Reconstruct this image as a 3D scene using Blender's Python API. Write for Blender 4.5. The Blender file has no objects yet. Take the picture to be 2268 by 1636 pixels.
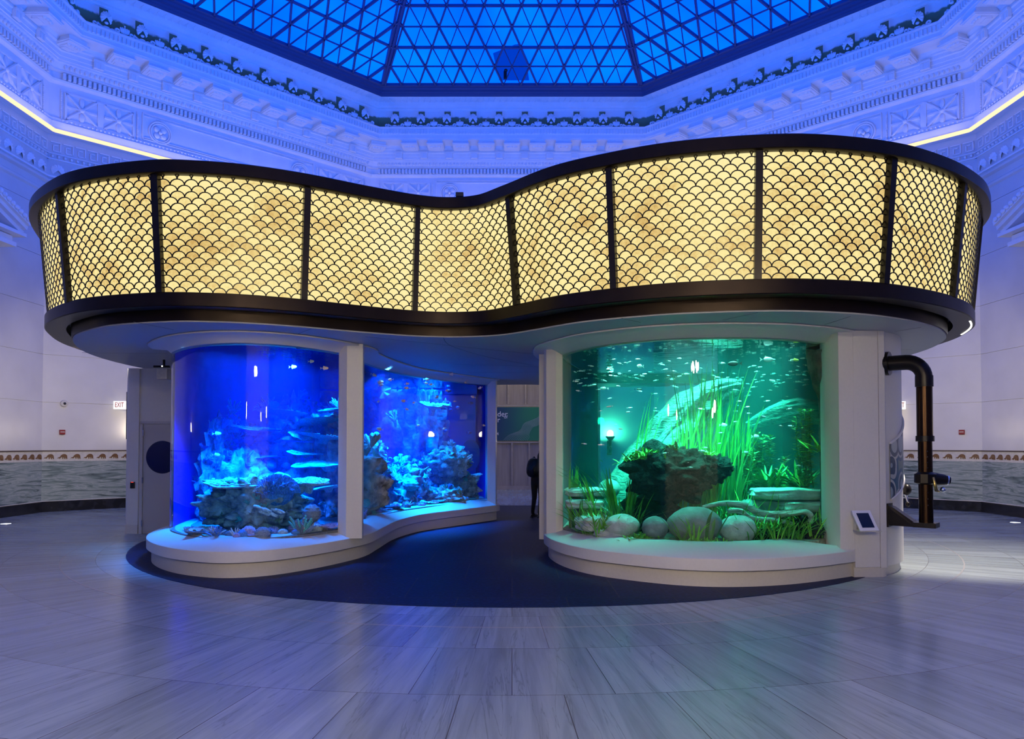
import bpy, math, random
from math import sin, cos, pi, sqrt, radians, atan2, hypot
from mathutils import Vector, Matrix, Euler
from mathutils import noise as MN
random.seed(7)
SC = bpy.context.scene
COL = SC.collection

# ------------------------------------------------------------------ camera
F_PX, TILT, HORIZON, EYE = 1660.0, radians(1.5), 985.0, 1.7
PY = HORIZON - F_PX * math.tan(TILT)
cam = bpy.data.cameras.new('camera')
cam.sensor_fit = 'HORIZONTAL'; cam.sensor_width = 36.0
cam.lens = 36.0 * F_PX / 2268.0
cam.shift_y = (PY - 818.0) / 2268.0
cam.clip_start = 0.05; cam.clip_end = 200
cam_o = bpy.data.objects.new('camera', cam); COL.objects.link(cam_o)
cam_o.location = (0, 0, EYE); cam_o.rotation_euler = (pi / 2 + TILT, 0, 0)
SC.camera = cam_o

def at(x, y, Y):
    """point at forward distance Y that is seen at pixel x, y"""
    u = (x - 1134) / F_PX; v = (PY - y) / F_PX
    dy = cos(TILT) - v * sin(TILT); dz = sin(TILT) + v * cos(TILT)
    t = Y / dy
    return Vector((u * t, Y, EYE + dz * t))

# ------------------------------------------------------------------ world and exposure
w = bpy.data.worlds.new('world'); SC.world = w; w.use_nodes = True
w.node_tree.nodes['Background'].inputs[0].default_value = (0.01, 0.06, 0.35, 1)
w.node_tree.nodes['Background'].inputs[1].default_value = 0.3
vs = SC.view_settings
SC.display_settings.display_device = 'sRGB'
vs.view_transform = 'Standard'; vs.look = 'None'; vs.exposure = 0.0; vs.gamma = 1.0; vs.use_curve_mapping = False
try:
    SC.cycles.max_bounces = 10; SC.cycles.diffuse_bounces = 4; SC.cycles.glossy_bounces = 3
    SC.cycles.transparent_max_bounces = 16; SC.cycles.volume_bounces = 0
    SC.cycles.transmission_bounces = 6
    SC.cycles.sample_clamp_indirect = 4.0
    SC.cycles.caustics_reflective = False; SC.cycles.caustics_refractive = False
except Exception:
    pass

def lamp(name, kind, loc, energy, color, rot=(0, 0, 0), size=1.0, size_y=None, shape=None, spread=None):
    l = bpy.data.lights.new(name, kind); l.energy = energy; l.color = color
    if kind == 'AREA':
        l.shape = shape or ('RECTANGLE' if size_y else 'SQUARE'); l.size = size
        if size_y: l.size_y = size_y
        if spread: l.spread = spread
    elif kind == 'SPOT':
        l.spot_size = size; l.spot_blend = 0.6; l.shadow_soft_size = 0.1
    else:
        l.shadow_soft_size = size
    o = bpy.data.objects.new(name, l); COL.objects.link(o)
    o.location = loc; o.rotation_euler = rot
    return o

CX, CY = 0.0, 14.1            # centre of the octagonal hall
# blue fill lamps added above the canopy roof to light the cornice
for (x, y, p) in ((-3.6, 11.2, 330), (3.1, 10.6, 330), (-3.6, 16.6, 330), (3.3, 16.4, 330)):
    lamp('roof_fill_light', 'AREA', (x, y, 5.0), p * 2.3, (0.0, 0.125, 1.0), (pi, 0, 0), 2.6)
# grow lights in the lids of the two tanks
for (x, y, s, p) in ((-3.9, 11.7, 1.3, 330), (-3.6, 13.3, 1.5, 260), (-2.3, 15.3, 1.2, 340), (-2.2, 17.0, 1.6, 420)):
    lamp('reef_tank_light', 'AREA', (x, y, 3.14), p, (0.01, 0.36, 1.0), (0, 0, 0), s, spread=radians(68))
for (x, y, s, p) in ((2.0, 11.2, 1.3, 75), (3.3, 11.2, 1.5, 90), (3.7, 12.7, 1.8, 100)):
    lamp('river_tank_light', 'AREA', (x, y, 3.14), p, (0.42, 1.0, 0.80), (0, 0, 0), s, spread=radians(62))
# fill lamps added along the front rims, tilted back to light the tanks
for (x, y, rz, p, c) in ((-4.3, 10.5, 0.35, 170, (0.08, 0.42, 1.0)), (-3.3, 10.4, 0.1, 170, (0.08, 0.42, 1.0)), (-2.32, 13.9, 1.95, 330, (0.08, 0.42, 1.0)), (-1.75, 15.45, 1.1, 240, (0.08, 0.42, 1.0)), (1.45, 10.25, -0.45, 42, (0.42, 1.0, 0.80)), (2.5, 9.75, 0.0, 52, (0.42, 1.0, 0.80)), (3.6, 9.95, 0.3, 48, (0.42, 1.0, 0.80))):
    lamp('rim_fill_light', 'AREA', (x, y, 3.155), p, c, (radians(42), 0, rz), 0.8, 0.12, spread=radians(66))
# slot lamp at the right end, plus spots added as lower wall fill
def aim(p, q): return (Vector(q) - Vector(p)).to_track_quat('-Z', 'Y').to_euler()
for p, q, e_, sz in (((6.45, 10.45, 3.27), (6.75, 11.4, 0), 900, 85), ((-7.44, 13.7, 3.28), (-10.8, 19.3, 2.6), 520, 62), ((-7.2, 12.3, 3.28), (-11.9, 17.0, 2.6), 420, 70), ((6.88, 13.6, 3.28), (10.6, 19.5, 2.6), 560, 66), ((6.85, 12.4, 3.28), (11.9, 17.0, 2.6), 420, 72)):
    lamp('canopy_slot_and_fill', 'SPOT', p, e_, (1.0, 0.87, 0.68), aim(p, q), radians(sz))
# white light coves along the foot of the cornice, shining up
for k in range(8):
    a_ = radians(45 * k); r_ = 11.60
    lamp('cornice_cove_light', 'AREA', (CX - r_ * sin(a_), CY + r_ * cos(a_), 9.80), 11, (0.95, 0.80, 0.88), (pi, 0, a_), 9.4, 0.05)

# ------------------------------------------------------------------ mesh helpers
class MB:
    def __init__(s): s.v = []; s.f = []; s.c = None
    def add(s, vs, fs):
        o = len(s.v); s.v.extend([tuple(p) for p in vs]); s.f.extend([tuple(i + o for i in f) for f in fs]); return s
    def box(s, c, d, rz=0.0, rot=None):
        x, y, z = d[0] / 2, d[1] / 2, d[2] / 2
        m = rot if rot is not None else Matrix.Rotation(rz, 3, 'Z')
        c = Vector(c)
        p = [c + m @ Vector(q) for q in ((-x, -y, -z), (x, -y, -z), (x, y, -z), (-x, y, -z), (-x, -y, z), (x, -y, z), (x, y, z), (-x, y, z))]
        return s.add(p, [(0, 3, 2, 1), (4, 5, 6, 7), (0, 1, 5, 4), (1, 2, 6, 5), (2, 3, 7, 6), (3, 0, 4, 7)])
    def prism(s, poly, z0, z1):
        n = len(poly)
        a = sum(poly[i][0] * poly[(i + 1) % n][1] - poly[(i + 1) % n][0] * poly[i][1] for i in range(n))
        if a < 0: poly = poly[::-1]
        v = [(p[0], p[1], z0) for p in poly] + [(p[0], p[1], z1) for p in poly]
        f = [tuple(range(n - 1, -1, -1)), tuple(range(n, 2 * n))] + [(i, (i + 1) % n, n + (i + 1) % n, n + i) for i in range(n)]
        return s.add(v, f)
    def plate(s, poly2, M, t):
        """2-D outline extruded by t, placed by matrix M (x, y in plane, z thickness)"""
        n = len(poly2)
        a = sum(poly2[i][0] * poly2[(i + 1) % n][1] - poly2[(i + 1) % n][0] * poly2[i][1] for i in range(n))
        if a < 0: poly2 = poly2[::-1]
        v = [M @ Vector((p[0], p[1], 0)) for p in poly2] + [M @ Vector((p[0], p[1], t)) for p in poly2]
        f = [tuple(range(n - 1, -1, -1)), tuple(range(n, 2 * n))] + [(i, (i + 1) % n, n + (i + 1) % n, n + i) for i in range(n)]
        return s.add(v, f)
    def tube(s, pts, r, seg=8, cap=True):
        pts = [Vector(p) for p in pts]; n = len(pts)
        R = r if hasattr(r, '__len__') else [r] * n
        up = None; v = []
        for i in range(n):
            t = (pts[min(i + 1, n - 1)] - pts[max(i - 1, 0)])
            if t.length < 1e-9: t = Vector((0, 0, 1))
            t.normalize()
            if up is None:
                up = t.orthogonal().normalized()
            else:
                up = (up - t * up.dot(t))
                if up.length < 1e-6: up = t.orthogonal()
                up.normalize()
            b = t.cross(up)
            for k in range(seg):
                a = 2 * pi * k / seg
                v.append(pts[i] + (up * cos(a) + b * sin(a)) * R[i])
        f = []
        for i in range(n - 1):
            for k in range(seg):
                k2 = (k + 1) % seg
                f.append((i * seg + k, i * seg + k2, (i + 1) * seg + k2, (i + 1) * seg + k))
        if cap:
            f.append(tuple(range(seg - 1, -1, -1))); f.append(tuple((n - 1) * seg + k for k in range(seg)))
        return s.add(v, f)
    def lathe(s, prof, c=(0, 0, 0), seg=24, M=None):
        v = []; f = []
        n = len(prof)
        for i in range(seg):
            a = 2 * pi * i / seg
            for (r, z) in prof: v.append(Vector((r * cos(a), r * sin(a), z)))
        for i in range(seg):
            j = (i + 1) % seg
            for k in range(n - 1):
                f.append((i * n + k, j * n + k, j * n + k + 1, i * n + k + 1))
        if M is not None: v = [M @ p for p in v]
        c = Vector(c); v = [p + c for p in v]
        return s.add(v, f)
    def ball(s, c, r, seg=12, rings=8, fn=None, rot=None):
        """ellipsoid; fn(unit vector) scales the radius"""
        c = Vector(c); rr = Vector(r) if hasattr(r, '__len__') else Vector((r, r, r))
        v = []; f = []
        def P(u):
            k = fn(u) if fn else 1.0
            q = Vector((u.x * rr.x * k, u.y * rr.y * k, u.z * rr.z * k))
            if rot is not None: q = rot @ q
            return c + q
        v.append(P(Vector((0, 0, -1))))
        for i in range(1, rings):
            ph = -pi / 2 + pi * i / rings
            for k in range(seg):
                a = 2 * pi * k / seg
                v.append(P(Vector((cos(ph) * cos(a), cos(ph) * sin(a), sin(ph)))))
        v.append(P(Vector((0, 0, 1)))); top = len(v) - 1
        for k in range(seg): f.append((0, 1 + (k + 1) % seg, 1 + k))
        for i in range(rings - 2):
            for k in range(seg):
                a0 = 1 + i * seg; k2 = (k + 1) % seg
                f.append((a0 + k, a0 + k2, a0 + seg + k2, a0 + seg + k))
        a0 = 1 + (rings - 2) * seg
        for k in range(seg): f.append((a0 + k, a0 + (k + 1) % seg, top))
        return s.add(v, f)
    def grid(s, rows):
        """rows: list of equally long point lists"""
        n = len(rows[0]); v = [p for r in rows for p in r]
        f = [(i * n + k, i * n + k + 1, (i + 1) * n + k + 1, (i + 1) * n + k) for i in range(len(rows) - 1) for k in range(n - 1)]
        return s.add(v, f)
    def sweep(s, loops, closed_path=True, closed_sec=True):
        """loops: for each station a list of section points"""
        m = len(loops[0]); n = len(loops); v = [p for l in loops for p in l]; f = []
        for i in range(n if closed_path else n - 1):
            j = (i + 1) % n
            for k in range(m if closed_sec else m - 1):
                k2 = (k + 1) % m
                f.append((i * m + k, j * m + k, j * m + k2, i * m + k2))
        if not closed_path and closed_sec:
            f.append(tuple(range(m))); f.append(tuple((n - 1) * m + k for k in range(m - 1, -1, -1)))
        return s.add(v, f)
    def mesh(s, name, smooth=None):
        me = bpy.data.meshes.new(name)
        me.from_pydata([tuple(p) for p in s.v], [], s.f)
        if smooth:
            me.shade_smooth(); me.set_sharp_from_angle(angle=radians(smooth))
        return me
    def build(s, name, m, parent=None, smooth=None, loc=None, bevel=None):
        me = s.mesh(name, smooth)
        o = bpy.data.objects.new(name, me); COL.objects.link(o)
        if m is not None: me.materials.append(m)
        if parent is not None: o.parent = parent
        if loc is not None: o.location = loc
        if bevel:
            b = o.modifiers.new('bevel', 'BEVEL'); b.width = bevel; b.segments = 2; b.limit_method = 'ANGLE'
        return o

def tag(o, label=None, cat=None, group=None, kind=None):
    if label: o['label'] = label
    if cat: o['category'] = cat
    if group: o['group'] = group
    if kind: o['kind'] = kind
    return o
def thing(name, label, cat, loc=(0, 0, 0), rz=0.0, group=None, kind=None):
    o = bpy.data.objects.new(name, None); COL.objects.link(o)
    o.empty_display_size = 0.1
    o.location = loc; o.rotation_euler = (0, 0, rz)
    return tag(o, label, cat, group, kind)
def copy_tree(o, parent=None):
    c = o.copy(); COL.objects.link(c)
    if parent is not None: c.parent = parent
    for ch in list(o.children): copy_tree(ch, c)
    return c

def catmull(pts, closed=False, sub=8):
    out = []; n = len(pts)
    rng = range(n if closed else n - 1)
    P = lambda i: pts[i % n] if closed else pts[max(0, min(n - 1, i))]
    for i in rng:
        p0, p1, p2, p3 = P(i - 1), P(i), P(i + 1), P(i + 2)
        for k in range(sub):
            t = k / sub; t2 = t * t; t3 = t2 * t
            out.append(tuple(0.5 * ((2 * p1[d]) + (-p0[d] + p2[d]) * t + (2 * p0[d] - 5 * p1[d] + 4 * p2[d] - p3[d]) * t2 + (-p0[d] + 3 * p1[d] - 3 * p2[d] + p3[d]) * t3) for d in range(len(p1))))
    if not closed: out.append(tuple(pts[-1]))
    return out
def resample(pts, step, closed=False):
    q = list(pts) + ([pts[0]] if closed else [])
    d = [0.0]
    for i in range(1, len(q)): d.append(d[-1] + hypot(q[i][0] - q[i - 1][0], q[i][1] - q[i - 1][1]))
    L = d[-1]; n = max(2, int(round(L / step))); out = []; j = 0
    for k in range(n if closed else n + 1):
        t = L * k / n
        while j < len(d) - 2 and d[j + 1] < t: j += 1
        a = (t - d[j]) / max(1e-9, d[j + 1] - d[j])
        out.append((q[j][0] + (q[j + 1][0] - q[j][0]) * a, q[j][1] + (q[j + 1][1] - q[j][1]) * a))
    return out, L
def normals(pts, closed=False):
    n = len(pts); out = []
    for i in range(n):
        a = pts[(i - 1) % n] if closed else pts[max(i - 1, 0)]
        b = pts[(i + 1) % n] if closed else pts[min(i + 1, n - 1)]
        dx, dy = b[0] - a[0], b[1] - a[1]; l = hypot(dx, dy) or 1
        out.append((dy / l, -dx / l))
    return out
def offset(pts, nr, o): return [(p[0] + q[0] * o, p[1] + q[1] * o) for p, q in zip(pts, nr)]

# ------------------------------------------------------------------ materials
def new_mat(name):
    m = bpy.data.materials.new(name); m.use_nodes = True
    return m, m.node_tree.nodes, m.node_tree.links, m.node_tree.nodes['Principled BSDF']
def pmat(name, col, rough=0.5, metal=0.0, spec=0.5, var=0.0, scale=8.0, bump=0.0, bscale=None, emit=None, estr=0.0, stretch=None, coat=0.0):
    m, N, L, b = new_mat(name)
    b.inputs['Base Color'].default_value = (*col, 1); b.inputs['Roughness'].default_value = rough
    b.inputs['Metallic'].default_value = metal; b.inputs['Specular IOR Level'].default_value = spec
    if coat: b.inputs['Coat Weight'].default_value = coat; b.inputs['Coat Roughness'].default_value = 0.15
    tc = N.new('ShaderNodeTexCoord'); mp = N.new('ShaderNodeMapping'); L.new(tc.outputs['Object'], mp.inputs[0])
    if stretch: mp.inputs['Scale'].default_value = stretch
    if var:
        n = N.new('ShaderNodeTexNoise'); n.inputs['Scale'].default_value = scale; n.inputs['Detail'].default_value = 5
        L.new(mp.outputs[0], n.inputs['Vector'])
        r = N.new('ShaderNodeValToRGB'); r.color_ramp.elements[0].position = 0.3; r.color_ramp.elements[1].position = 0.7
        r.color_ramp.elements[0].color = (*[max(0, c * (1 - var)) for c in col], 1)
        r.color_ramp.elements[1].color = (*[min(1, c * (1 + var)) for c in col], 1)
        L.new(n.outputs[0], r.inputs[0]); L.new(r.outputs[0], b.inputs['Base Color'])
    if bump:
        n2 = N.new('ShaderNodeTexNoise'); n2.inputs['Scale'].default_value = bscale or scale; n2.inputs['Detail'].default_value = 6
        L.new(mp.outputs[0], n2.inputs['Vector'])
        bp = N.new('ShaderNodeBump'); bp.inputs['Strength'].default_value = bump; bp.inputs['Distance'].default_value = 0.05
        L.new(n2.outputs[0], bp.inputs['Height']); L.new(bp.outputs[0], b.inputs['Normal'])
    if emit:
        b.inputs['Emission Color'].default_value = (*emit, 1); b.inputs['Emission Strength'].default_value = estr
    return m
def emat(name, col, strength):
    m, N, L, b = new_mat(name); N.remove(b)
    e = N.new('ShaderNodeEmission'); e.inputs[0].default_value = (*col, 1); e.inputs[1].default_value = strength
    L.new(e.outputs[0], N['Material Output'].inputs[0]); return m
def math_node(N, L, op, a, b=None, c=None):
    n = N.new('ShaderNodeMath'); n.operation = op
    for i, x in enumerate((a, b, c)):
        if x is None: continue
        if isinstance(x, (int, float)): n.inputs[i].default_value = x
        else: L.new(x, n.inputs[i])
    return n.outputs[0]

M = {}
VERT = Matrix(((1, 0, 0, 0), (0, 0, -1, 0), (0, 1, 0, 0), (0, 0, 0, 1)))
M['plaster'] = pmat('plaster', (0.80, 0.79, 0.77), 0.6, var=0.04, scale=3, bump=0.03, bscale=40)
M['wall_stone'] = pmat('wall_stone', (0.62, 0.60, 0.57), 0.34, var=0.06, scale=1.2, bump=0.02, bscale=60)
M['green_paint'] = pmat('green_paint', (0.10, 0.16, 0.10), 0.8, var=0.3, scale=5)
M['black_stone'] = pmat('black_stone', (0.012, 0.012, 0.014), 0.25, var=0.8, scale=6)
M['white'] = pmat('white_panel', (0.68, 0.66, 0.63), 0.42, var=0.02, scale=30)
M['off_white'] = pmat('white_plinth', (0.60, 0.57, 0.53), 0.45, var=0.03, scale=30)
M['bronze'] = pmat('dark_bronze', (0.018, 0.011, 0.007), 0.36, metal=0.75, var=0.15, scale=6)
M['black_metal'] = pmat('black_metal', (0.012, 0.010, 0.010), 0.32, metal=0.6)
M['black'] = pmat('black', (0.006, 0.006, 0.007), 0.4)
M['soffit'] = pmat('soffit_panel', (0.42, 0.43, 0.46), 0.5, var=0.02, scale=10)
M['sky_metal'] = pmat('skylight_metal', (0.022, 0.055, 0.15), 0.5)
M['silver'] = pmat('chrome', (0.7, 0.7, 0.7), 0.15, metal=1.0)
M['brass'] = pmat('brass', (0.55, 0.38, 0.12), 0.25, metal=1.0)
M['animal'] = pmat('glazed_brown', (0.16, 0.075, 0.025), 0.4, var=0.4, scale=30)
M['tile_white'] = pmat('glazed_tile', (0.55, 0.52, 0.47), 0.4, var=0.1, scale=20)
M['red'] = pmat('red_plastic', (0.25, 0.01, 0.012), 0.4)
M['ply'] = pmat('plywood', (0.36, 0.31, 0.24), 0.7, var=0.12, scale=2, stretch=(6, 6, 0.6))
M['stud'] = pmat('timber_stud', (0.42, 0.36, 0.27), 0.7, var=0.1, scale=8)
M['cloth'] = pmat('black_cloth', (0.010, 0.010, 0.012), 0.9)
M['denim'] = pmat('dark_denim', (0.010, 0.011, 0.018), 0.9)
M['skin'] = pmat('skin', (0.35, 0.20, 0.14), 0.55)
M['hair'] = pmat('black_hair', (0.010, 0.007, 0.006), 0.5)

# ashlar wall glow lamps
M['globe'] = emat('lamp_globe', (1.0, 0.84, 0.62), 40.0)
M['lobby_globe'] = emat('lobby_lamp_globe', (1.0, 0.82, 0.58), 185.0)
M['strip'] = emat('led_strip', (1.0, 0.80, 0.48), 1.25)
M['sign_white'] = pmat('sign_face', (0.8, 0.8, 0.76), 0.5, emit=(1.0, 0.97, 0.88), estr=0.75)
M['sign_red'] = pmat('sign_letters', (0.35, 0.01, 0.01), 0.5, emit=(0.5, 0.02, 0.02), estr=0.15)
M['uplight'] = emat('floor_lens', (0.80, 0.85, 1.0), 3.0)
M['dot'] = emat('indicator', (1, 1, 1), 4.0)
M['dot_red'] = emat('indicator_red', (1, 0.05, 0.02), 1.5)

# floor tiles laid in rings round the hall centre
def floor_mat():
    m, N, L, b = new_mat('hall_floor_stone')
    tc = N.new('ShaderNodeTexCoord'); sx = N.new('ShaderNodeSeparateXYZ'); L.new(tc.outputs['Object'], sx.inputs[0])
    x = sx.outputs[0]; y = math_node(N, L, 'SUBTRACT', sx.outputs[1], 14.5)
    r = math_node(N, L, 'SQRT', math_node(N, L, 'ADD', math_node(N, L, 'MULTIPLY', x, x), math_node(N, L, 'MULTIPLY', y, y)))
    a = math_node(N, L, 'ARCTAN2', x, math_node(N, L, 'MULTIPLY', y, -1.0))
    u = math_node(N, L, 'MULTIPLY', a, 9.5)
    cv = N.new('ShaderNodeCombineXYZ'); L.new(u, cv.inputs[0]); L.new(r, cv.inputs[1])
    br = N.new('ShaderNodeTexBrick'); L.new(cv.outputs[0], br.inputs['Vector'])
    br.inputs['Scale'].default_value = 1.0; br.inputs['Brick Width'].default_value = 0.72; br.inputs['Row Height'].default_value = 1.17
    br.inputs['Mortar Size'].default_value = 0.0035; br.inputs['Mortar Smooth'].default_value = 0.2
    br.inputs['Color1'].default_value = (0.25, 0.30, 0.32, 1); br.inputs['Color2'].default_value = (0.34, 0.40, 0.42, 1)
    br.inputs['Mortar'].default_value = (0.10, 0.10, 0.10, 1); br.offset = 0.5
    # veins run along the radius
    cv2 = N.new('ShaderNodeCombineXYZ'); L.new(math_node(N, L, 'MULTIPLY', u, 8.5), cv2.inputs[0]); L.new(math_node(N, L, 'MULTIPLY', r, 0.55), cv2.inputs[1])
    L.new(br.outputs['Color'], cv2.inputs[2])
    n = N.new('ShaderNodeTexNoise'); n.inputs['Scale'].default_value = 1.0; n.inputs['Detail'].default_value = 7; n.inputs['Roughness'].default_value = 0.62; n.inputs['Distortion'].default_value = 0.5
    L.new(cv2.outputs[0], n.inputs['Vector'])
    rp = N.new('ShaderNodeValToRGB'); e = rp.color_ramp.elements
    e[0].position = 0.34; e[0].color = (0.72, 0.72, 0.74, 1); e[1].position = 0.60; e[1].color = (1, 1, 1, 1)
    L.new(n.outputs[0], rp.inputs[0])
    # fine dark crack-like veins
    n3 = N.new('ShaderNodeTexNoise'); n3.inputs['Scale'].default_value = 0.7; n3.inputs['Detail'].default_value = 6; n3.inputs['Distortion'].default_value = 0.8
    L.new(cv2.outputs[0], n3.inputs['Vector'])
    k = math_node(N, L, 'ABSOLUTE', math_node(N, L, 'SUBTRACT', n3.outputs[0], 0.5))
    k = math_node(N, L, 'MINIMUM', math_node(N, L, 'MULTIPLY_ADD', k, 40.0, 0.55), 1.0)
    mx = N.new('ShaderNodeMix'); mx.data_type = 'RGBA'; mx.blend_type = 'MULTIPLY'; mx.inputs[0].default_value = 1.0
    L.new(br.outputs['Color'], mx.inputs[6]); L.new(rp.outputs[0], mx.inputs[7])
    mx2 = N.new('ShaderNodeMix'); mx2.data_type = 'RGBA'; mx2.blend_type = 'MULTIPLY'; mx2.inputs[0].default_value = 0.6
    L.new(mx.outputs[2], mx2.inputs[6]); L.new(k, mx2.inputs[7])
    L.new(mx2.outputs[2], b.inputs['Base Color'])
    b.inputs['Roughness'].default_value = 0.24; b.inputs['Specular IOR Level'].default_value = 0.6
    rr = math_node(N, L, 'MULTIPLY_ADD', n.outputs[0], 0.10, 0.17); L.new(rr, b.inputs['Roughness'])
    return m
M['floor'] = floor_mat()
def dark_floor_mat():
    m, N, L, b = new_mat('dark_inlay_stone')
    tc = N.new('ShaderNodeTexCoord'); br = N.new('ShaderNodeTexBrick'); L.new(tc.outputs['Object'], br.inputs['Vector'])
    br.inputs['Scale'].default_value = 1.0; br.inputs['Brick Width'].default_value = 1.2; br.inputs['Row Height'].default_value = 1.2
    br.inputs['Mortar Size'].default_value = 0.006; br.inputs['Color1'].default_value = (0.004, 0.011, 0.048, 1); br.inputs['Color2'].default_value = (0.006, 0.015, 0.060, 1)
    br.inputs['Mortar'].default_value = (0.04, 0.04, 0.05, 1)
    n = N.new('ShaderNodeTexNoise'); n.inputs['Scale'].default_value = 22; n.inputs['Detail'].default_value = 6; L.new(tc.outputs['Object'], n.inputs['Vector'])
    rp = N.new('ShaderNodeValToRGB'); rp.color_ramp.elements[0].position = 0.45; rp.color_ramp.elements[0].color = (0.75, 0.75, 0.75, 1)
    rp.color_ramp.elements[1].position = 0.72; rp.color_ramp.elements[1].color = (1.9, 1.9, 1.9, 1); L.new(n.outputs[0], rp.inputs[0])
    mx = N.new('ShaderNodeMix'); mx.data_type = 'RGBA'; mx.blend_type = 'MULTIPLY'; mx.inputs[0].default_value = 1.0
    L.new(br.outputs['Color'], mx.inputs[6]); L.new(rp.outputs[0], mx.inputs[7]); L.new(mx.outputs[2], b.inputs['Base Color'])
    b.inputs['Roughness'].default_value = 0.55; b.inputs['Specular IOR Level'].default_value = 0.15
    return m
M['dark_floor'] = dark_floor_mat()
def marble_mat():
    m, N, L, b = new_mat('wavy_grey_green_marble')
    tc = N.new('ShaderNodeTexCoord'); mp = N.new('ShaderNodeMapping'); mp.inputs['Scale'].default_value = (0.9, 0.9, 9.0); L.new(tc.outputs['Object'], mp.inputs[0])
    n = N.new('ShaderNodeTexNoise'); n.inputs['Scale'].default_value = 1.1; n.inputs['Detail'].default_value = 8; n.inputs['Roughness'].default_value = 0.6; n.inputs['Distortion'].default_value = 1.2
    L.new(mp.outputs[0], n.inputs['Vector'])
    rp = N.new('ShaderNodeValToRGB'); cr = rp.color_ramp
    cr.elements[0].position = 0.30; cr.elements[0].color = (0.05, 0.07, 0.065, 1)
    cr.elements[1].position = 0.75; cr.elements[1].color = (0.42, 0.44, 0.40, 1)
    e = cr.elements.new(0.45); e.color = (0.20, 0.25, 0.23, 1)
    e = cr.elements.new(0.52); e.color = (0.36, 0.39, 0.36, 1)
    e = cr.elements.new(0.56); e.color = (0.22, 0.27, 0.25, 1)
    L.new(n.outputs[0], rp.inputs[0]); L.new(rp.outputs[0], b.inputs['Base Color']); b.inputs['Roughness'].default_value = 0.25
    return m
M['marble'] = marble_mat()
def laylight_mat():
    m, N, L, b = new_mat('backlit_blue_glass'); N.remove(b)
    tc = N.new('ShaderNodeTexCoord'); n = N.new('ShaderNodeTexNoise'); n.inputs['Scale'].default_value = 0.35; n.inputs['Detail'].default_value = 3; L.new(tc.outputs['Object'], n.inputs['Vector'])
    rp = N.new('ShaderNodeValToRGB'); rp.color_ramp.elements[0].position = 0.3; rp.color_ramp.elements[0].color = (0.0, 0.055, 0.80, 1)
    rp.color_ramp.elements[1].position = 0.7; rp.color_ramp.elements[1].color = (0.0, 0.095, 1.0, 1); L.new(n.outputs[0], rp.inputs[0])
    e = N.new('ShaderNodeEmission'); L.new(rp.outputs[0], e.inputs[0]); e.inputs[1].default_value = 2.7
    L.new(e.outputs[0], N['Material Output'].inputs[0]); return m
M['laylight'] = laylight_mat()
def lantern_mat():
    m, N, L, b = new_mat('backlit_onyx'); N.remove(b)
    at_ = N.new('ShaderNodeAttribute'); at_.attribute_name = 'tone'
    tc = N.new('ShaderNodeTexCoord')
    n = N.new('ShaderNodeTexNoise'); n.inputs['Scale'].default_value = 26; n.inputs['Detail'].default_value = 5; n.inputs['Roughness'].default_value = 0.65; L.new(tc.outputs['Object'], n.inputs['Vector'])
    n2 = N.new('ShaderNodeTexNoise'); n2.inputs['Scale'].default_value = 1.1; n2.inputs['Detail'].default_value = 2; L.new(tc.outputs['Object'], n2.inputs['Vector'])
    f = math_node(N, L, 'ADD', math_node(N, L, 'MULTIPLY', at_.outputs['Fac'], 0.20), math_node(N, L, 'MULTIPLY', n.outputs[0], 0.45))
    f = math_node(N, L, 'ADD', f, math_node(N, L, 'MULTIPLY', n2.outputs[0], 0.80))
    rp = N.new('ShaderNodeValToRGB'); cr = rp.color_ramp
    cr.elements[0].position = 0.45; cr.elements[0].color = (0.66, 0.42, 0.13, 1)
    cr.elements[1].position = 1.0; cr.elements[1].color = (1.06, 0.93, 0.46, 1)
    e = cr.elements.new(0.60); e.color = (0.88, 0.66, 0.25, 1)
    e = cr.elements.new(0.72); e.color = (1.0, 0.84, 0.36, 1)
    L.new(f, rp.inputs[0])
    em = N.new('ShaderNodeEmission'); L.new(rp.outputs[0], em.inputs[0]); em.inputs[1].default_value = 0.98
    L.new(em.outputs[0], N['Material Output'].inputs[0]); return m
M['lantern'] = lantern_mat()
def acrylic_mat(name, tint):
    m, N, L, b = new_mat(name); N.remove(b)
    t = N.new('ShaderNodeBsdfTransparent'); t.inputs[0].default_value = (*tint, 1)
    g = N.new('ShaderNodeBsdfGlossy'); g.inputs['Roughness'].default_value = 0.0
    lw = N.new('ShaderNodeLayerWeight'); lw.inputs[0].default_value = 0.5
    fr = math_node(N, L, 'MULTIPLY_ADD', math_node(N, L, 'POWER', lw.outputs['Facing'], 5.0), 0.85, 0.035)
    mx = N.new('ShaderNodeMixShader'); L.new(fr, mx.inputs[0]); L.new(t.outputs[0], mx.inputs[1]); L.new(g.outputs[0], mx.inputs[2])
    L.new(mx.outputs[0], N['Material Output'].inputs[0]); return m
M['acrylic'] = acrylic_mat('acrylic_pane', (0.97, 0.985, 1.0))
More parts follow.
